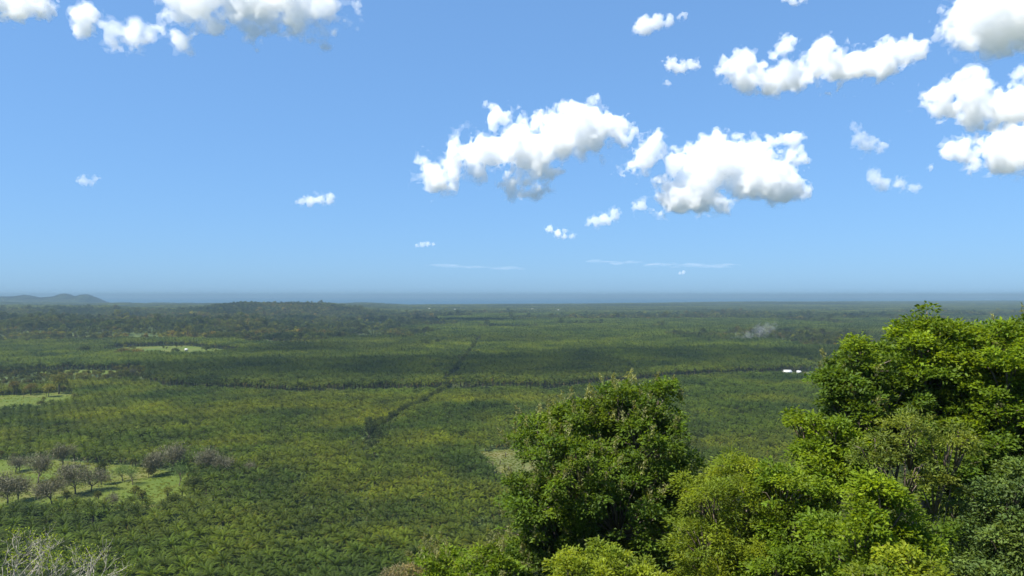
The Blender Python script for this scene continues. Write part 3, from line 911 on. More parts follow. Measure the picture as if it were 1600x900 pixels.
cloud('faint double tuft of cloud alone at the far left of the sky',
      [(131, 281, 7), (150, 279, 5), (140, 286, 5)], rough=0.9, cell=0.8, dens=0.03, flat=False)
cloud('tiny pale cloud just above the horizon right of centre',
      [(1062, 427, 3), (1068, 426, 3)], rough=0.5, cell=0.5, dens=0.08)
cloud('cloud scrap cut by the top edge right of centre',
      [(1228, -2, 7), (1240, 0, 8), (1252, -2, 6)], rough=0.6, cell=0.8, dens=0.06)
cloud('long thin veil of cloud low on the right half of the horizon',
      [(945, 409, 4), (985, 411, 5), (1030, 413, 5), (1080, 414.5, 5), (1125, 416, 4)], rough=0.9, cell=0.5, dens=0.02, flat=False, wisp=False, dist=26000, squash=0.55, stretch=6.0)
cloud('short thin veil of cloud low over the middle of the horizon',
      [(705, 415, 4), (740, 417, 4.5), (785, 418.5, 4)], rough=0.9, cell=0.5, dens=0.018, flat=False, wisp=False, dist=27000, squash=0.55, stretch=6.0)

# the cloud overhead, above the frame, whose shadow darkens the tall plantation
def overhead_cloud(label, shadow_pts, alt, seed):
    k = (alt + 60) / math.tan(R(SUN_EL)); sx, sy = math.sin(R(SUN_AZ)) * k, math.cos(R(SUN_AZ)) * k
    P_ = np.array([(a + sx, b + sy, r) for a, b, r in shadow_pts], float)
    c0 = P_[:, :2].mean(0); cell = 22.0
    c = np.column_stack([P_[:, 0] - c0[0], P_[:, 1] - c0[1], np.zeros(len(P_))]); rr = P_[:, 2]
    lo = (c - rr[:, None] * np.array([1, 1, .6])).min(0) - 110; hi = (c + rr[:, None] * np.array([1, 1, .6])).max(0) + 110
    n = np.ceil((hi - lo) / cell).astype(int) + 1
    Xg, Yg, Zg = np.meshgrid(*[lo[i] + cell * np.arange(n[i]) for i in range(3)], indexing='ij')
    sd = np.full(Xg.shape, 1e9)
    for ci, ri in zip(c, rr):
        sd = np.minimum(sd, np.sqrt((Xg - ci[0]) ** 2 + (Yg - ci[1]) ** 2 + ((Zg - ci[2]) * 2.2) ** 2) - ri)
    f = -sd + 85 * fbm(Xg / 190.0 + seed, Yg / 190.0, Zg / 190.0, 5, 0.6)
    f[0] = f[-1] = -1; f[:, 0] = f[:, -1] = -1; f[:, :, 0] = f[:, :, -1] = -1
    co, qd = surface_net(f, cell, lo)
    o = obj('cloud', mesh_from('cloud', co, qd, 4, volume_material('cloud_droplets', (1, 1, 1), 0.0052, 0.35)))
    o.location = (c0[0], c0[1], alt + 60)
    return tag(o, label, 'cloud', 'clouds in the blue sky')
overhead_cloud('broad white cloud overhead that shades the tall plantation',
               [(-380, 1100, 170), (-180, 1120, 190), (60, 1130, 190), (280, 1260, 170), (520, 1330, 190), (720, 1450, 160), (-420, 1380, 150), (-560, 1230, 120)], 1000, 3.3)

# ------------------------------------------------------------------ trees on the hill in front
def leaf_set(tag_, base, trans=0.54):
    return leaf_material('leaf_' + tag_, base, trans=trans, rough=0.55, spec=0.22)
M['leaf_deep'] = leaf_set('deep_green', (0.096, 0.152, 0.016))
M['leaf_bright'] = leaf_set('bright_green', (0.138, 0.206, 0.014))
M['leaf_lime'] = leaf_set('lime', (0.170, 0.220, 0.018))
M['leaf_olive'] = leaf_set('olive', (0.130, 0.165, 0.026), 0.45)
M['leaf_grey'] = leaf_set('grey_green', (0.098, 0.145, 0.034), 0.42)
M['leaf_blossom'] = leaf_set('blossom', (0.215, 0.225, 0.085), 0.45)
M['leaf_dry'] = leaf_set('dry_olive', (0.20, 0.165, 0.075), 0.3)

def big_tree(name, label, d, lobes, mat, leaf=0.23, lw=0.58, cr=0.62, dens=1.0, base=None, blossom=None, category='tree', seed=1, bark='bark', group=None, fill=True, spread=0.35, limb=1.0):
    r = np.random.default_rng(seed)
    C = []; RR = []
    for (px_, py_, rp) in lobes:
        rad_ = rp / F * d
        p_ = at(px_, py_, d + r.uniform(-0.5, 0.5) * rad_)
        C.append(p_); RR.append(rad_)
        if fill:
            C.append(p_ + np.array([r.uniform(-.5, .5) * rad_, rad_ * r.uniform(0.9, 1.5), -rad_ * r.uniform(0.1, 0.6)])); RR.append(rad_ * 0.9)
    C = np.array(C); RR = np.array(RR)
    if base is None:
        w_ = RR ** 2
        bx_, by_ = (C[:, 0] * w_).sum() / w_.sum(), (C[:, 1] * w_).sum() / w_.sum()
    else:
        bx_, by_ = base
    C[:, 1] -= np.minimum(2.8, 0.32 * (C[:, 2].max() - C[:, 2]))      # the crown swells outwards below its top
    bz = float(terrain(np.array([bx_]), np.array([by_]))[0])
    B = np.array([bx_, by_, bz]); C = C - B
    o = empty(name, B); tag(o, label, category, group)
    # trunk and limbs
    lowest = (C[:, 2] - RR).min()
    top = C[:, 2].max()
    fork = np.array([r.normal(0, .2), r.normal(0, .2), max(1.0, min(lowest + 0.25 * (top - lowest), top * 0.6))])
    tr = max(0.10, 0.020 * top)
    b = MB(); b.tube([(0, 0, -0.6), fork * 0.35 + r.normal(0, .08, 3), fork * 0.75 + r.normal(0, .1, 3), fork, fork * 0.45 + C[np.argmax(C[:, 2])] * 0.55], [tr * 1.35, tr, tr * .9, tr * .8, tr * .35], 9)
    obj('trunk', b.mesh('trunk', M[bark], True), o)
    cl = []; cls = []; clo = []
    for i, (c, rad_) in enumerate(zip(C, RR)):
        b = MB()
        mid = fork * 0.5 + c * 0.5 + np.array([0, 0, -0.25 * rad_]) + r.normal(0, .15, 3)
        b.tube([fork, mid, c], [tr * .36 * limb, tr * .22 * limb, tr * .1 * limb], 6)
        n = max(6, int(3.4 * (rad_ / cr) ** 2 * 0.95 * dens))
        dv = r.normal(0, 1, (n, 3)); dv /= np.linalg.norm(dv, axis=1, keepdims=True)
        dv[:, 2] = np.where(dv[:, 2] < -0.5, -dv[:, 2], dv[:, 2])
        pc_ = c + dv * (rad_ * np.where(r.random(n) < 0.14, r.uniform(1.05, 1.22, n), r.uniform(0.6, 1.05, n)))[:, None] * np.array([1, 1, 0.95])
        for k in range(n):
            if r.random() < 0.5:
                b.tube([c * 0.6 + pc_[k] * 0.1 + mid * 0.3, c * 0.35 + pc_[k] * 0.65 + r.normal(0, .06, 3), pc_[k]], [tr * .13, tr * .09, tr * .04], 3)
        obj('limb', b.mesh('limb', M[bark], True), o)
        cl.append(pc_); cls.append(np.full(n, 1.0) * r.uniform(0.75, 1.25, n)); clo.append(dv)
    cl = np.concatenate(cl); cls = np.concatenate(cls); clo = np.concatenate(clo)
    ncl = len(cl)
    crs = cr * r.uniform(0.42, 1.5, ncl)
    per = np.maximum(10, (105 * dens ** 0.3 * (crs / 0.62) ** 2 * (0.24 / leaf) ** 2 * 0.9).astype(int))
    k = np.repeat(np.arange(ncl), per); n = len(k)
    dv = r.normal(0, 1, (n, 3)); dv /= np.linalg.norm(dv, axis=1, keepdims=True)
    dv[:, 2] = np.where(dv[:, 2] < -0.3, -dv[:, 2] * 0.7, dv[:, 2])
    pos = cl[k] + dv * (crs[k] * r.uniform(0.15, 1.0, n) ** 0.55)[:, None] * np.array([1, 1, 0.85])
    dirs = (dv * 0.8 + clo[k] * 0.35) * np.array([1, 1, 0.45]) + r.normal(0, 0.42, (n, 3))
    fresh = np.clip(r.normal(0.25, 0.35, ncl) + 0.35 * fbm(cl[:, 0] / 2.5, cl[:, 1] / 2.5, cl[:, 2] / 2.5 + seed, 2), 0, 1)[k]
    v = cls[k] * r.uniform(0.72, 1.28, n)
    col = np.stack([v * (0.82 + spread * 1.5 * fresh), v * (0.88 + spread * fresh), v * (1.0 - 0.2 * fresh)], 1)
    co, f, cc = leaf_quads(pos, dirs, leaf * r.uniform(0.65, 1.35, n), leaf * lw * r.uniform(0.75, 1.25, n), col)
    obj('crown', mesh_from('crown', co, f, 3, mat, col=cc), o)
    if blossom:
        frac, bm = blossom
        sel = np.where((clo[:, 2] > -0.1) & (r.random(ncl) < frac))[0]
        pos = []; dr = []; cc_ = []
        for i in sel:
            nb = 40
            ax_ = clo[i] * 0.5 + np.array([0, 0, 0.8]) + r.normal(0, .25, 3); ax_ /= np.linalg.norm(ax_)
            t = r.uniform(0, 1, nb)
            q_ = cl[i] + clo[i] * crs[i] * 0.7 + ax_[None] * (t * 0.75)[:, None] + r.normal(0, 0.13, (nb, 3)) * (1.1 - t)[:, None]
            pos.append(q_); dr.append(ax_[None] + r.normal(0, .55, (nb, 3))); cc_.append(np.full((nb, 3), r.uniform(0.6, 1.15)) * r.uniform(.8, 1.2, (nb, 1)))
        if pos:
            pos = np.concatenate(pos); dr = np.concatenate(dr); cc_ = np.concatenate(cc_)
            co, f, c2 = leaf_quads(pos, dr, r.uniform(0.14, 0.26, len(pos)), r.uniform(0.05, 0.09, len(pos)), cc_)
            obj('blossom', mesh_from('blossom', co, f, 3, M[bm], col=c2), o)
    return o

big_tree('broadleaf_tree', 'large dark green tree with pale flower plumes on its left side, standing alone at centre', 46,
         [(968, 636, 36), (1028, 632, 34), (905, 668, 44), (840, 690, 38), (1000, 695, 62), (900, 745, 78), (1050, 735, 36), (828, 770, 42), (858, 835, 66), (965, 805, 80), (1045, 800, 45), (825, 860, 40), (920, 880, 70), (1040, 880, 60)],
         M['leaf_deep'], blossom=(0.6, 'leaf_blossom'), seed=3)
big_tree('bush', 'bright lime bush at the bottom edge in front of the large dark tree', 34,
         [(960, 902, 40), (900, 910, 36), (1012, 915, 30), (935, 930, 50)], M['leaf_lime'], leaf=0.18, cr=0.42, category='bush', seed=4)
big_tree('feathery_tree', 'lime green feathery tree right of the large dark tree', 38,
         [(1152, 742, 32), (1110, 785, 42), (1165, 790, 42), (1090, 850, 50), (1160, 860, 60), (1120, 910, 60)], M['leaf_lime'], leaf=0.20, lw=0.34, cr=0.55, seed=5)
big_tree('rounded_tree', 'rounded green tree between the feathery lime tree and the olive sparse tree', 36,
         [(1220, 772, 44), (1260, 790, 46), (1235, 840, 55), (1290, 850, 48), (1200, 900, 50), (1265, 910, 55)], M['leaf_bright'], leaf=0.19, cr=0.5, seed=6)
big_tree('broadleaf_tree', 'dark green tree forming the left shoulder of the tall group at right', 41,
         [(1345, 578, 42), (1322, 612, 34), (1385, 620, 50), (1330, 655, 42), (1395, 680, 60), (1300, 600, 14)], M['leaf_deep'], blossom=(0.16, 'leaf_blossom'), seed=7)
big_tree('broadleaf_tree', 'tallest tree of the right group, with a knob of leaves just under the horizon', 43,
         [(1452, 512, 28), (1420, 528, 18), (1470, 540, 34), (1435, 568, 46), (1500, 570, 42), (1460, 620, 58), (1520, 640, 56), (1440, 690, 55), (1478, 585, 36), (1418, 600, 34), (1490, 665, 44)], M['leaf_bright'], leaf=0.25, seed=8)
big_tree('broadleaf_tree', 'green tree cut by the right edge, beside the tallest tree', 41,
         [(1548, 540, 36), (1590, 556, 42), (1640, 545, 50), (1560, 600, 52), (1620, 630, 70), (1550, 670, 55), (1690, 620, 80), (1620, 710, 60)], M['leaf_bright'], leaf=0.24, blossom=(0.05, 'leaf_blossom'), seed=9)
big_tree('small_tree', 'slim bright tree stepping down left of the right group', 39,
         [(1272, 662, 22), (1298, 695, 34), (1262, 708, 20), (1320, 720, 38), (1285, 745, 34)], M['leaf_bright'], leaf=0.22, cr=0.5, seed=10)
big_tree('sparse_tree', 'sparse olive brown tree with grey branches showing, in front of the right group', 33,
         [(1420, 690, 40), (1475, 715, 42), (1360, 712, 34), (1405, 742, 40), (1500, 690, 24), (1450, 760, 40)], M['leaf_olive'], leaf=0.2, lw=0.32, cr=0.42, dens=0.8, seed=11, bark='bark', fill=False, limb=0.22)
big_tree('leafy_tree', 'green leafy tree hung with creepers, below the sparse olive tree', 30,
         [(1375, 800, 46), (1335, 850, 48), (1415, 850, 40), (1385, 765, 26), (1370, 890, 55), (1310, 905, 40)], M['leaf_bright'], leaf=0.2, lw=0.55, cr=0.5, seed=12)
big_tree('bush', 'yellow green bush at the bottom edge under the creeper hung tree', 27,
         [(1405, 895, 36), (1440, 905, 32), (1345, 915, 36), (1400, 935, 50)], M['leaf_lime'], leaf=0.17, cr=0.38, category='bush', seed=13)
big_tree('broadleaf_tree', 'dull grey green tree in the bottom right corner', 31,
         [(1572, 785, 40), (1600, 835, 60), (1558, 860, 46), (1640, 780, 60), (1580, 910, 60), (1520, 905, 30)], M['leaf_grey'], leaf=0.2, lw=0.5, cr=0.5, seed=14)
big_tree('broadleaf_tree', 'shaded dark tree deep between the right group and the corner tree', 39,
         [(1490, 790, 55), (1460, 860, 60), (1540, 750, 50), (1520, 870, 60), (1590, 725, 55), (1480, 735, 45)], M['leaf_deep'], seed=15)
big_tree('flowering_shrub', 'shrub topped with pale flower plumes at the bottom edge, left of the large dark tree', 43,
         [(662, 874, 17), (702, 884, 22), (690, 905, 36)], M['leaf_bright'], leaf=0.2, cr=0.4, category='shrub', blossom=(0.6, 'leaf_blossom'), seed=16, fill=False)
big_tree('dry_shrub', 'brownish dry shrub at the bottom edge left of the plumed shrub', 42,
         [(630, 903, 20), (604, 910, 16), (650, 918, 28)], M['leaf_dry'], leaf=0.2, lw=0.2, cr=0.35, category='shrub', seed=17, fill=False)
big_tree('shrub', 'green shrub at the bottom edge hard against the large dark tree', 41,
         [(768, 880, 22), (738, 892, 22), (785, 905, 36)], M['leaf_bright'], leaf=0.2, cr=0.42, category='shrub', blossom=(0.25, 'leaf_blossom'), seed=18, fill=False)

# large-leaved plants at the right edge
def paddle(b, p0, d0, L_, W, droop, r, cc):
    d0 = np.asarray(d0, float); d0 /= np.linalg.norm(d0)
    s = np.cross(d0, (0, 0, 1.0)); s = s / (np.linalg.norm(s) + 1e-6) if np.linalg.norm(s) > 0.05 else np.array([1.0, 0, 0])
    n = 6; pts = []; dd = d0.copy(); p_ = np.asarray(p0, float)
    v = []
    for i in range(n + 1):
        t = i / n
        w_ = W * math.sin(math.pi * min(1, t * 0.93 + 0.06)) ** 0.6
        nn = np.cross(s, dd)
        v += [p_ + s * w_ / 2 + nn * w_ * 0.14, p_, p_ - s * w_ / 2 + nn * w_ * 0.14]
        p_ = p_ + dd * L_ / n; dd = dd - np.array([0, 0, droop / n]); dd /= np.linalg.norm(dd)
    f = []
    for i in range(n):
        a = i * 3
        f += [[a, a + 1, a + 4, a + 3], [a + 1, a + 2, a + 5, a + 4]]
    b.add(v, f, cc)
r = np.random.default_rng(5)
B = at(1585, 790, 33.5); B[2] = float(terrain(np.array([B[0]]), np.array([B[1]]))[0])
t = empty('banana_plant', B); tag(t, 'plant with upright paddle leaves among the trees at the right edge', 'plant')
hh = at(1578, 780, 33.5)[2] - B[2]
b = MB(); b.tube([(0, 0, -.4), (0.1, 0, hh * .5), (0, 0.05, hh)], [.2, .17, .1], 8); obj('stem', b.mesh('stem', M['bark'], True), t)
for dx, dy, dz, L_ in ((-.25, -.1, 1.0, 1.35), (0.5, -.3, .8, 1.3), (.1, .6, .9, 1.3), (-.7, -.3, .5, 1.2), (.8, .3, .4, 1.2)):
    b = MB(); paddle(b, (0, 0, hh), (dx, dy, dz), L_, 0.38, 0.5, r, (1.1, 1.05, 1.2)); obj('leaf', b.mesh('leaf', M['leaf_grey'], True), t)
B = at(1606, 730, 33.0); B[2] = float(terrain(np.array([B[0]]), np.array([B[1]]))[0])
t = empty('umbrella_leaf_tree', B); tag(t, 'slender tree with big pale fingered leaves at the right edge', 'tree')
hh = at(1600, 735, 33.0)[2] - B[2]
b = MB(); b.tube([(0, 0, -.4), (.1, 0, hh * .5), (0, 0, hh)], [.13, .1, .06], 8); obj('trunk', b.mesh('trunk', M['pale_bark'], True), t)
for k in range(9):
    a = k * 2.4; e_ = r.uniform(0.1, 0.9)
    c = np.array([math.cos(a) * math.cos(e_) * .75, math.sin(a) * math.cos(e_) * .75, hh + math.sin(e_) * .8 - 0.1])
    b = MB()
    for j in range(7):
        w_ = a + (j - 3) * 0.75
        paddle(b, c, (math.cos(w_), math.sin(w_), 0.25), 0.5, 0.16, 0.9, r, (1.3, 1.35, 1.0))
    b2 = MB(); b2.tube([(0, 0, hh - .1), c * np.array([.5, .5, 1]) , c], [.03, .02, .015], 4)
    lf = obj('leaf', b.mesh('leaf', M['leaf_grey'], True), t); obj('stalk', b2.mesh('stalk', M['leaf_grey']), lf)

# pale bare tree in the bottom left corner
def bare_tree():
    r = np.random.default_rng(21)
    B = at(36, 1000, 55.0); B[2] = float(terrain(np.array([B[0]]), np.array([B[1]]))[0])
    o = empty('bare_tree', B); tag(o, 'nearly leafless tree with pale grey branches in the bottom left corner', 'tree')
    H = (at(42, 842, 55.0)[2] - B[2]) * 0.9
    tips = []; cur = [MB()]
    def grow(p, d, L_, rad_, lev, b):
        pts = [p]; q_ = p.copy(); dd = d.copy(); nseg = 4
        for i in range(nseg):
            dd = dd + r.normal(0, 0.16, 3) + np.array([0, 0, 0.05]); dd /= np.linalg.norm(dd)
            q_ = q_ + dd * L_ / nseg; pts.append(q_.copy())
        b.tube(pts, list(np.linspace(rad_, rad_ * 0.62, nseg + 1)), 6 if lev < 2 else 4)
        if lev >= 5 or L_ < 0.35:
            tips.append((pts[-1], dd)); return
        for i in range(2 if lev < 3 else 3):
            a = r.uniform(0, 2 * math.pi); sp = r.uniform(0.45, 0.95)
            nd = dd + sp * np.array([math.cos(a), math.sin(a), r.uniform(-0.15, 0.2)]); nd /= np.linalg.norm(nd)
            grow(pts[-1 - (i == 2) - (i == 1 and lev > 2)], nd, L_ * r.uniform(0.62, 0.85), rad_ * 0.62, lev + 1, b)
    b = MB(); fork = np.array([0.1, 0, H * 0.22])
    b.tube([(0, 0, -.5), fork * 0.5, fork], [.22, .19, .17], 9); obj('trunk', b.mesh('trunk', M['pale_bark'], True), o)
    for k in range(7):
        a = k * 0.9 + 0.3
        d = np.array([math.cos(a) * 0.58, math.sin(a) * 0.5, 1.0]); d /= np.linalg.norm(d)
        b = MB(); grow(fork, d, H * 0.30 * r.uniform(0.85, 1.15), .13, 0, b); obj('branch', b.mesh('branch', M['pale_bark'], True), o)
    P_ = np.array([t_[0] for t_ in tips]); n = 1500
    k = r.integers(0, len(P_), n); sel = P_[k][:, 2] > H * 0.72
    k = k[sel]; n = len(k)
    co, f, cc = leaf_quads(P_[k] + r.normal(0, .12, (n, 3)), r.normal(0, 1, (n, 3)), r.uniform(.12, .24, n), r.uniform(.07, .13, n), np.ones((n, 3)) * r.uniform(.8, 1.5, (n, 1)))
    obj('foliage', mesh_from('foliage', co, f, 3, M['leaf_lime'], col=cc), o, kind='stuff')
bare_tree()

# undergrowth over the slope of the hill
n = 5200
x = RNG.uniform(-200, 190, n); y = RNG.uniform(-30, 235, n); z = terrain(x, y)
lim = HC - 0.392 * np.maximum(y, 1)
keep = (z + 4.2 < lim) | (y < 25)
keep &= ~((np.abs(x) < 6) & (y < 12))
x, y, z = x[keep], y[keep], z[keep]; n = len(x)
bushes = [blob_tree_mesh('under_%d' % i, 260, 3.4, 4.2, 320 + i, M['wood_leaf'], leaf=0.55) for i in range(4)]
PROTO_UNDER = proto_collection('under_protos', [merge([(c, (0, 0, -1.0)), (t_, (0, 0, -1.0))], 'under_bush_%d' % i, [M['wood_leaf'], M['bark']]) for i, (c, t_) in enumerate(bushes)])
tint = np.stack([RNG.uniform(.9, 1.4, n), RNG.uniform(1.0, 1.4, n), RNG.uniform(.7, 1, n)], 1)
scatter('undergrowth', np.stack([x, y, z], 1), RNG.uniform(0, 6.28, n), RNG.uniform(.7, 1.3, n), RNG.integers(0, 4, n), tint, PROTO_UNDER, 'thick green undergrowth covering the hillside')

# ------------------------------------------------------------------ single trees on the plain
tw = [twig_tree_mesh('twig_%d' % i, (15, 13, 17, 12)[i], (14, 13, 13, 12)[i], 400 + i, M['twig'], (1, 1, 1), 1900) for i in range(4)]
tg = [twig_tree_mesh('thin_%d' % i, (13, 15)[i], (10, 9)[i], 420 + i, M['twig'], (0.75, 1.25, .45), 700) for i in range(2)]
TW_H = (15, 13, 17, 12)
def plain_tree(name, label, px_, py_, hp, me, h0, category='tree', group=None, seed=0, tint=None, wide=1.0):
    g_ = gpt(px_, py_); z_ = float(terrain(np.array([g_[0]]), np.array([g_[1]]))[0])
    s = hp / F * g_[1] / h0
    o = empty(name, (g_[0], g_[1], z_), seed * 1.7, s); o.scale = (s * wide, s * wide, s)
    tag(o, label, category, group)
    obj('trunk', me[1], o); c = obj('crown', me[0], o)
    if tint: c['tint'] = list(tint)
    return o

bare = [(82, 788, 64, 0, 'squat brown leafless tree standing alone in the middle of the near pasture'),
        (118, 772, 72, 1, 'brown leafless tree right of the squat one, its crown touching it'),
        (60, 755, 62, 2, 'tall brown leafless tree behind the squat one in the near pasture'),
        (142, 768, 58, 3, 'narrow brown tree between the joined bare trees and the dark green tree'),
        (98, 730, 52, 2, 'reddish bare tree at the back of the near pasture, above the others'),
        (12, 790, 72, 1, 'bare tree cut by the left edge at the front of the near pasture'),
        (28, 786, 62, 0, 'second bare tree from the left edge in the near pasture'),
        (24, 738, 40, 3, 'low bare tree at the back left corner of the near pasture'),
        (236, 742, 58, 0, 'left of two wide brown trees behind the right end of the pasture'),
        (268, 738, 60, 2, 'right of two wide brown trees behind the right end of the pasture'),
        (318, 742, 58, 1, 'big brown bare tree at the right corner of the pasture'),
        (346, 744, 50, 3, 'smaller brown tree right of the big one at the pasture corner'),
        (385, 745, 34, 0, 'low brown tree among the palms right of the pasture corner'),
        (176, 793, 34, 3, 'small dry bush-like tree on the front edge of the pasture'),
        (940, 588, 18, 0, 'reddish bare tree at the far edge of the bright plantation, right of centre'),
        (968, 590, 16, 1, 'small reddish bare tree beside the one at the far plantation edge'),
        (205, 590, 20, 2, 'brown tree at the tip of the wedge of bright palms'),
        (185, 592, 18, 0, 'brown tree left of the tip of the wedge of bright palms')]
for i, (a, b_, hp, k, lb) in enumerate(bare):
    plain_tree('bare_brown_tree', lb, a, b_, hp * 1.05, tw[k], TW_H[k] * 0.95, group='bare brown trees on the plain', seed=i)
for i, (a, b_, hp, k, lb) in enumerate([(208, 758, 44, 0, 'thin leaved tree on the hedge line left of the slender green one'),
                                        (280, 760, 56, 1, 'slender thin leaved green tree on the hedge line at the pasture end'),
                                        (192, 752, 40, 1, 'thin leaved tree right of the dark green tree on the hedge line')]):
    plain_tree('thin_tree', lb, a, b_, hp, tg[k], (13, 15)[k], seed=i + 3)

rt = [blob_tree_mesh('round_%d' % i, 1500, (14, 12, 16)[i], (13, 12, 12)[i], 500 + i, M['wood_leaf'], leaf=0.75, lobes=9) for i in range(3)]
RT_H = (14, 12, 16)
OL, DK, LM, BR = (1.55, 1.35, 1.2), (0.62, 0.72, 0.8), (2.0, 1.9, 0.9), (1.5, 1.1, 1.6)
green = [(158, 758, 38, 2, DK, 'dark green tree with a clear trunk between the bare trees of the pasture', 0.8),
         (300, 770, 26, 1, DK, 'dark bush-like tree at the right tip of the near pasture', 1.2),
         (272, 795, 24, 1, DK, 'dark bushy tree at the front right tip of the near pasture', 1.1),
         (92, 616, 30, 0, OL, 'round olive tree left of the wedge of bright palms', 1.1),
         (76, 620, 20, 1, OL, 'small olive tree hugging the round olive one', 1.1),
         (48, 617, 18, 0, BR, 'brownish tree between the olive trees and the left edge', 1.2),
         (22, 617, 22, 2, BR, 'dark brownish tree near the left edge above the pale strip', 1.2),
         (10, 650, 14, 1, DK, 'small dark tree in the pale grass strip at the left edge', 1.2),
         (130, 557, 18, 1, DK, 'dark tree at the left end of the house pasture', 1.4),
         (190, 560, 16, 0, BR, 'brownish spreading tree at the front left of the house pasture', 1.9),
         (215, 560, 15, 1, BR, 'brownish tree right of the spreading one at the house pasture', 1.7),
         (276, 556, 12, 0, DK, 'dark tree just left of the little white house', 1.4),
         (322, 551, 11, 1, DK, 'dark tree right of the little white house', 1.5),
         (668, 547, 14, 2, DK, 'dark round tree standing above the far palms at centre', 1.1),
         (683, 543, 14, 2, DK, 'taller dark tree right of the dark round one above the far palms', 0.7),
         (700, 552, 12, 0, LM, 'yellowish tree right of the two dark trees above the far palms', 1.2),
         (745, 560, 14, 1, LM, 'pale lime tree at the far end of the straight plantation gap', 1.2),
         (866, 545, 9, 1, LM, 'bright lime tree in the far plantation right of centre', 1.6),
         (1063, 625, 17, 2, DK, 'dark tree rising from the bright palms beside the large dark hill tree', 0.8),
         (290, 672, 16, 0, DK, 'left one of two dark trees in the bright palms behind the pasture', 1.2),
         (308, 673, 13, 1, DK, 'right one of two dark trees in the bright palms behind the pasture', 1.2),
         (575, 728, 18, 0, DK, 'dark tree at the lower end of the ditch through the bright palms', 1.1),
         (592, 714, 17, 1, DK, 'second dark tree up the ditch through the bright palms', 1.1),
         (586, 703, 16, 2, DK, 'dark tree halfway up the ditch through the bright palms', 0.8),
         (604, 693, 15, 1, DK, 'upper dark tree of the ditch through the bright palms', 1.2)]
for i, (a, b_, hp, k, tn, lb, wd) in enumerate(green):
    plain_tree('plain_tree', lb, a, b_, hp, rt[k], RT_H[k], seed=i, tint=tn, wide=wd)

# dead palm trunks in the pale clearing
for i, (a, b_, hp) in enumerate([(790, 714, 7), (764, 724, 6), (770, 727, 6), (781, 726, 7), (786, 728, 5), (776, 740, 5), (782, 744, 6), (795, 735, 6)]):
    g_ = gpt(a, b_); h = hp / F * g_[1]
    b = MB(); rr_ = np.random.default_rng(i); lean = rr_.normal(0, .06, 2)
    b.tube([(0, 0, -.3), (lean[0] * h * .5, lean[1] * h * .5, h * .5), (lean[0] * h, lean[1] * h, h)], [.38, .30, .27], 8)
    o = obj('dead_palm_trunk', b.mesh('dead_palm_trunk', M['dark_bark'])); o.location = (g_[0], g_[1], 0)
    tag(o, 'dark dead palm trunk standing upright in the pale clearing', 'stump', 'dead trunks in the clearing')

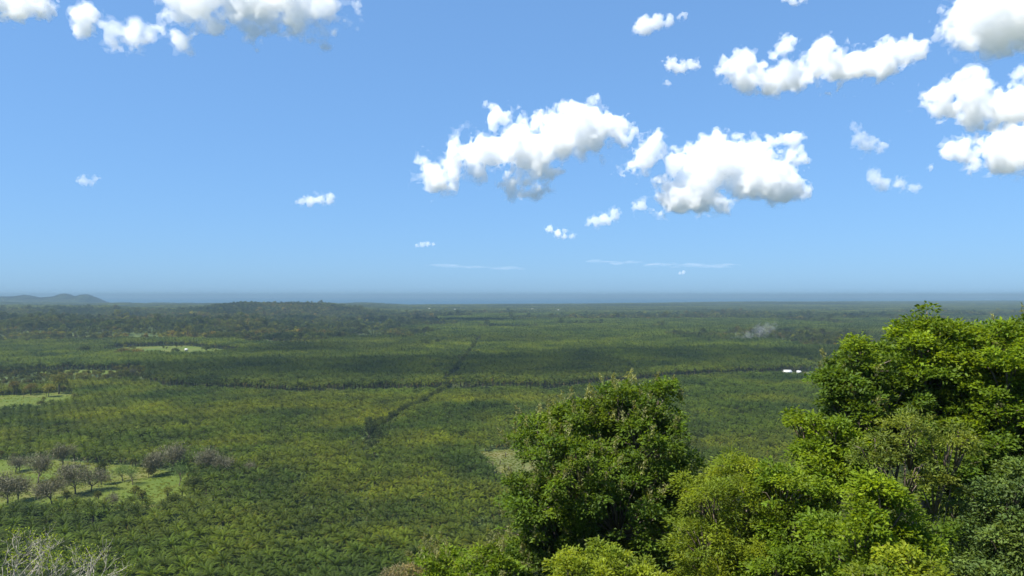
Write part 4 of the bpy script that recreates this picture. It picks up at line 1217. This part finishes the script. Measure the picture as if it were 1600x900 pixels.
# ------------------------------------------------------------------ houses
def house(label, px_, py_, w, dp, h, rz, roof='roof', base_z=None, name='house', roofh=0.28):
    g_ = gpt(px_, py_); z_ = float(terrain(np.array([g_[0]]), np.array([g_[1]]))[0])
    o = empty(name, (g_[0], g_[1], z_), rz); tag(o, label, 'house')
    b = MB(); b.box((0, 0, h / 2 - .2), (w, dp, h + .4))
    rh = dp * roofh
    b.add([(-w / 2, -dp / 2, h), (-w / 2, dp / 2, h), (-w / 2, 0, h + rh), (w / 2, -dp / 2, h), (w / 2, dp / 2, h), (w / 2, 0, h + rh)], [[0, 2, 1], [3, 4, 5]])
    obj('wall', b.mesh('wall', M['house_wall']), o)
    b = MB(); ov = 0.6; tk = 0.15
    for sg in (-1, 1):
        a = np.array([(-w / 2 - ov, 0, h + rh + .05), (w / 2 + ov, 0, h + rh + .05), (w / 2 + ov, sg * (dp / 2 + ov), h - ov * roofh * 1.6), (-w / 2 - ov, sg * (dp / 2 + ov), h - ov * roofh * 1.6)])
        v = np.concatenate([a, a + np.array([0, 0, tk])])
        f = [[0, 1, 2, 3], [7, 6, 5, 4], [0, 4, 5, 1], [1, 5, 6, 2], [2, 6, 7, 3], [3, 7, 4, 0]]
        b.add(v, f)
    obj('roof', b.mesh('roof', M[roof]), o)
    b = MB(); b.box((0, -dp / 2 - .03, 1.0), (1.0, .06, 2.0)); obj('door', b.mesh('door', M['dark_open']), o)
    for sg in (-1, 1):
        b = MB(); b.box((sg * w * .28, -dp / 2 - .03, 1.5), (1.2, .06, 1.0)); obj('window', b.mesh('window', M['dark_open']), o)
    return o
house('long white roofed shed at the edge of the shaded palms, right of centre', 1230, 584.5, 11, 7, 3.6, 0.15, roofh=.34, name='shed')
house('shorter white roofed shed right of the long one', 1248, 584.5, 5, 5, 3.2, -0.1, roofh=.34, name='shed')
house('little white house on the pale pasture at left', 291, 549, 5, 5, 4, 0.4)
far_h = [(671, 485, 22, 'white far house at the left end of the village below the sea'), (711, 486, 20, 'white far house in the middle of the village below the sea'),
         (720, 484.5, 20, 'white far house at the right end of the village below the sea'), (832, 485.5, 30, 'pale far house right of the village below the sea'), (872, 487, 22, 'low pale far house right of the lone one below the sea'),
         (106, 473, 30, 'white far building on the slope of the headland'), (1560, 506, 12, 'white far building seen beside the right hand trees')]
for i, (a, b_, w, lb) in enumerate(far_h):
    o = house(lb, a, max(b_, 480), w * .5, 8, 5, i * .9)
    if i == 5:
        o.location = (-5640, 9050, float(terrain(np.array([-5640.]), np.array([9050.]))[0]))
    o.location.z += 7 if i != 6 else 3

# ------------------------------------------------------------------ smoke from a field fire
g_ = gpt(1150, 537); s_ = g_[1] / F
bl = [(1144, 532, 4), (1152, 529, 5), (1160, 527, 6), (1170, 524, 7), (1180, 521, 8), (1190, 516, 9), (1204, 512, 9)]
o = cloud('smoke', bl, dist=float(g_[1]), cell=0.8, rough=0.9, dens=0.0055, flat=False, wisp=True, name='smoke', color=(0.88, 0.93, 1.0))
for k in ('category', 'group'): del o[k]
o['kind'] = 'stuff'; o['label'] = 'thin bluish smoke drifting up from the far plantation'
for c in o.children: c.name = 'smoke_fringe'

# ------------------------------------------------------------------ haze: one closed box of pale air
b = MB(); top_z = max(HEAD_TOP, HC + 14.0); print('haze top', top_z)
b.box((0, 0, (-60 + top_z) / 2), (77600, 77600, 60 + top_z))
hz = obj('haze', b.mesh('haze', volume_material('haze_air', (0.238, 0.355, 0.45), 8.6e-5, 0.0, principled=True)), kind='stuff')
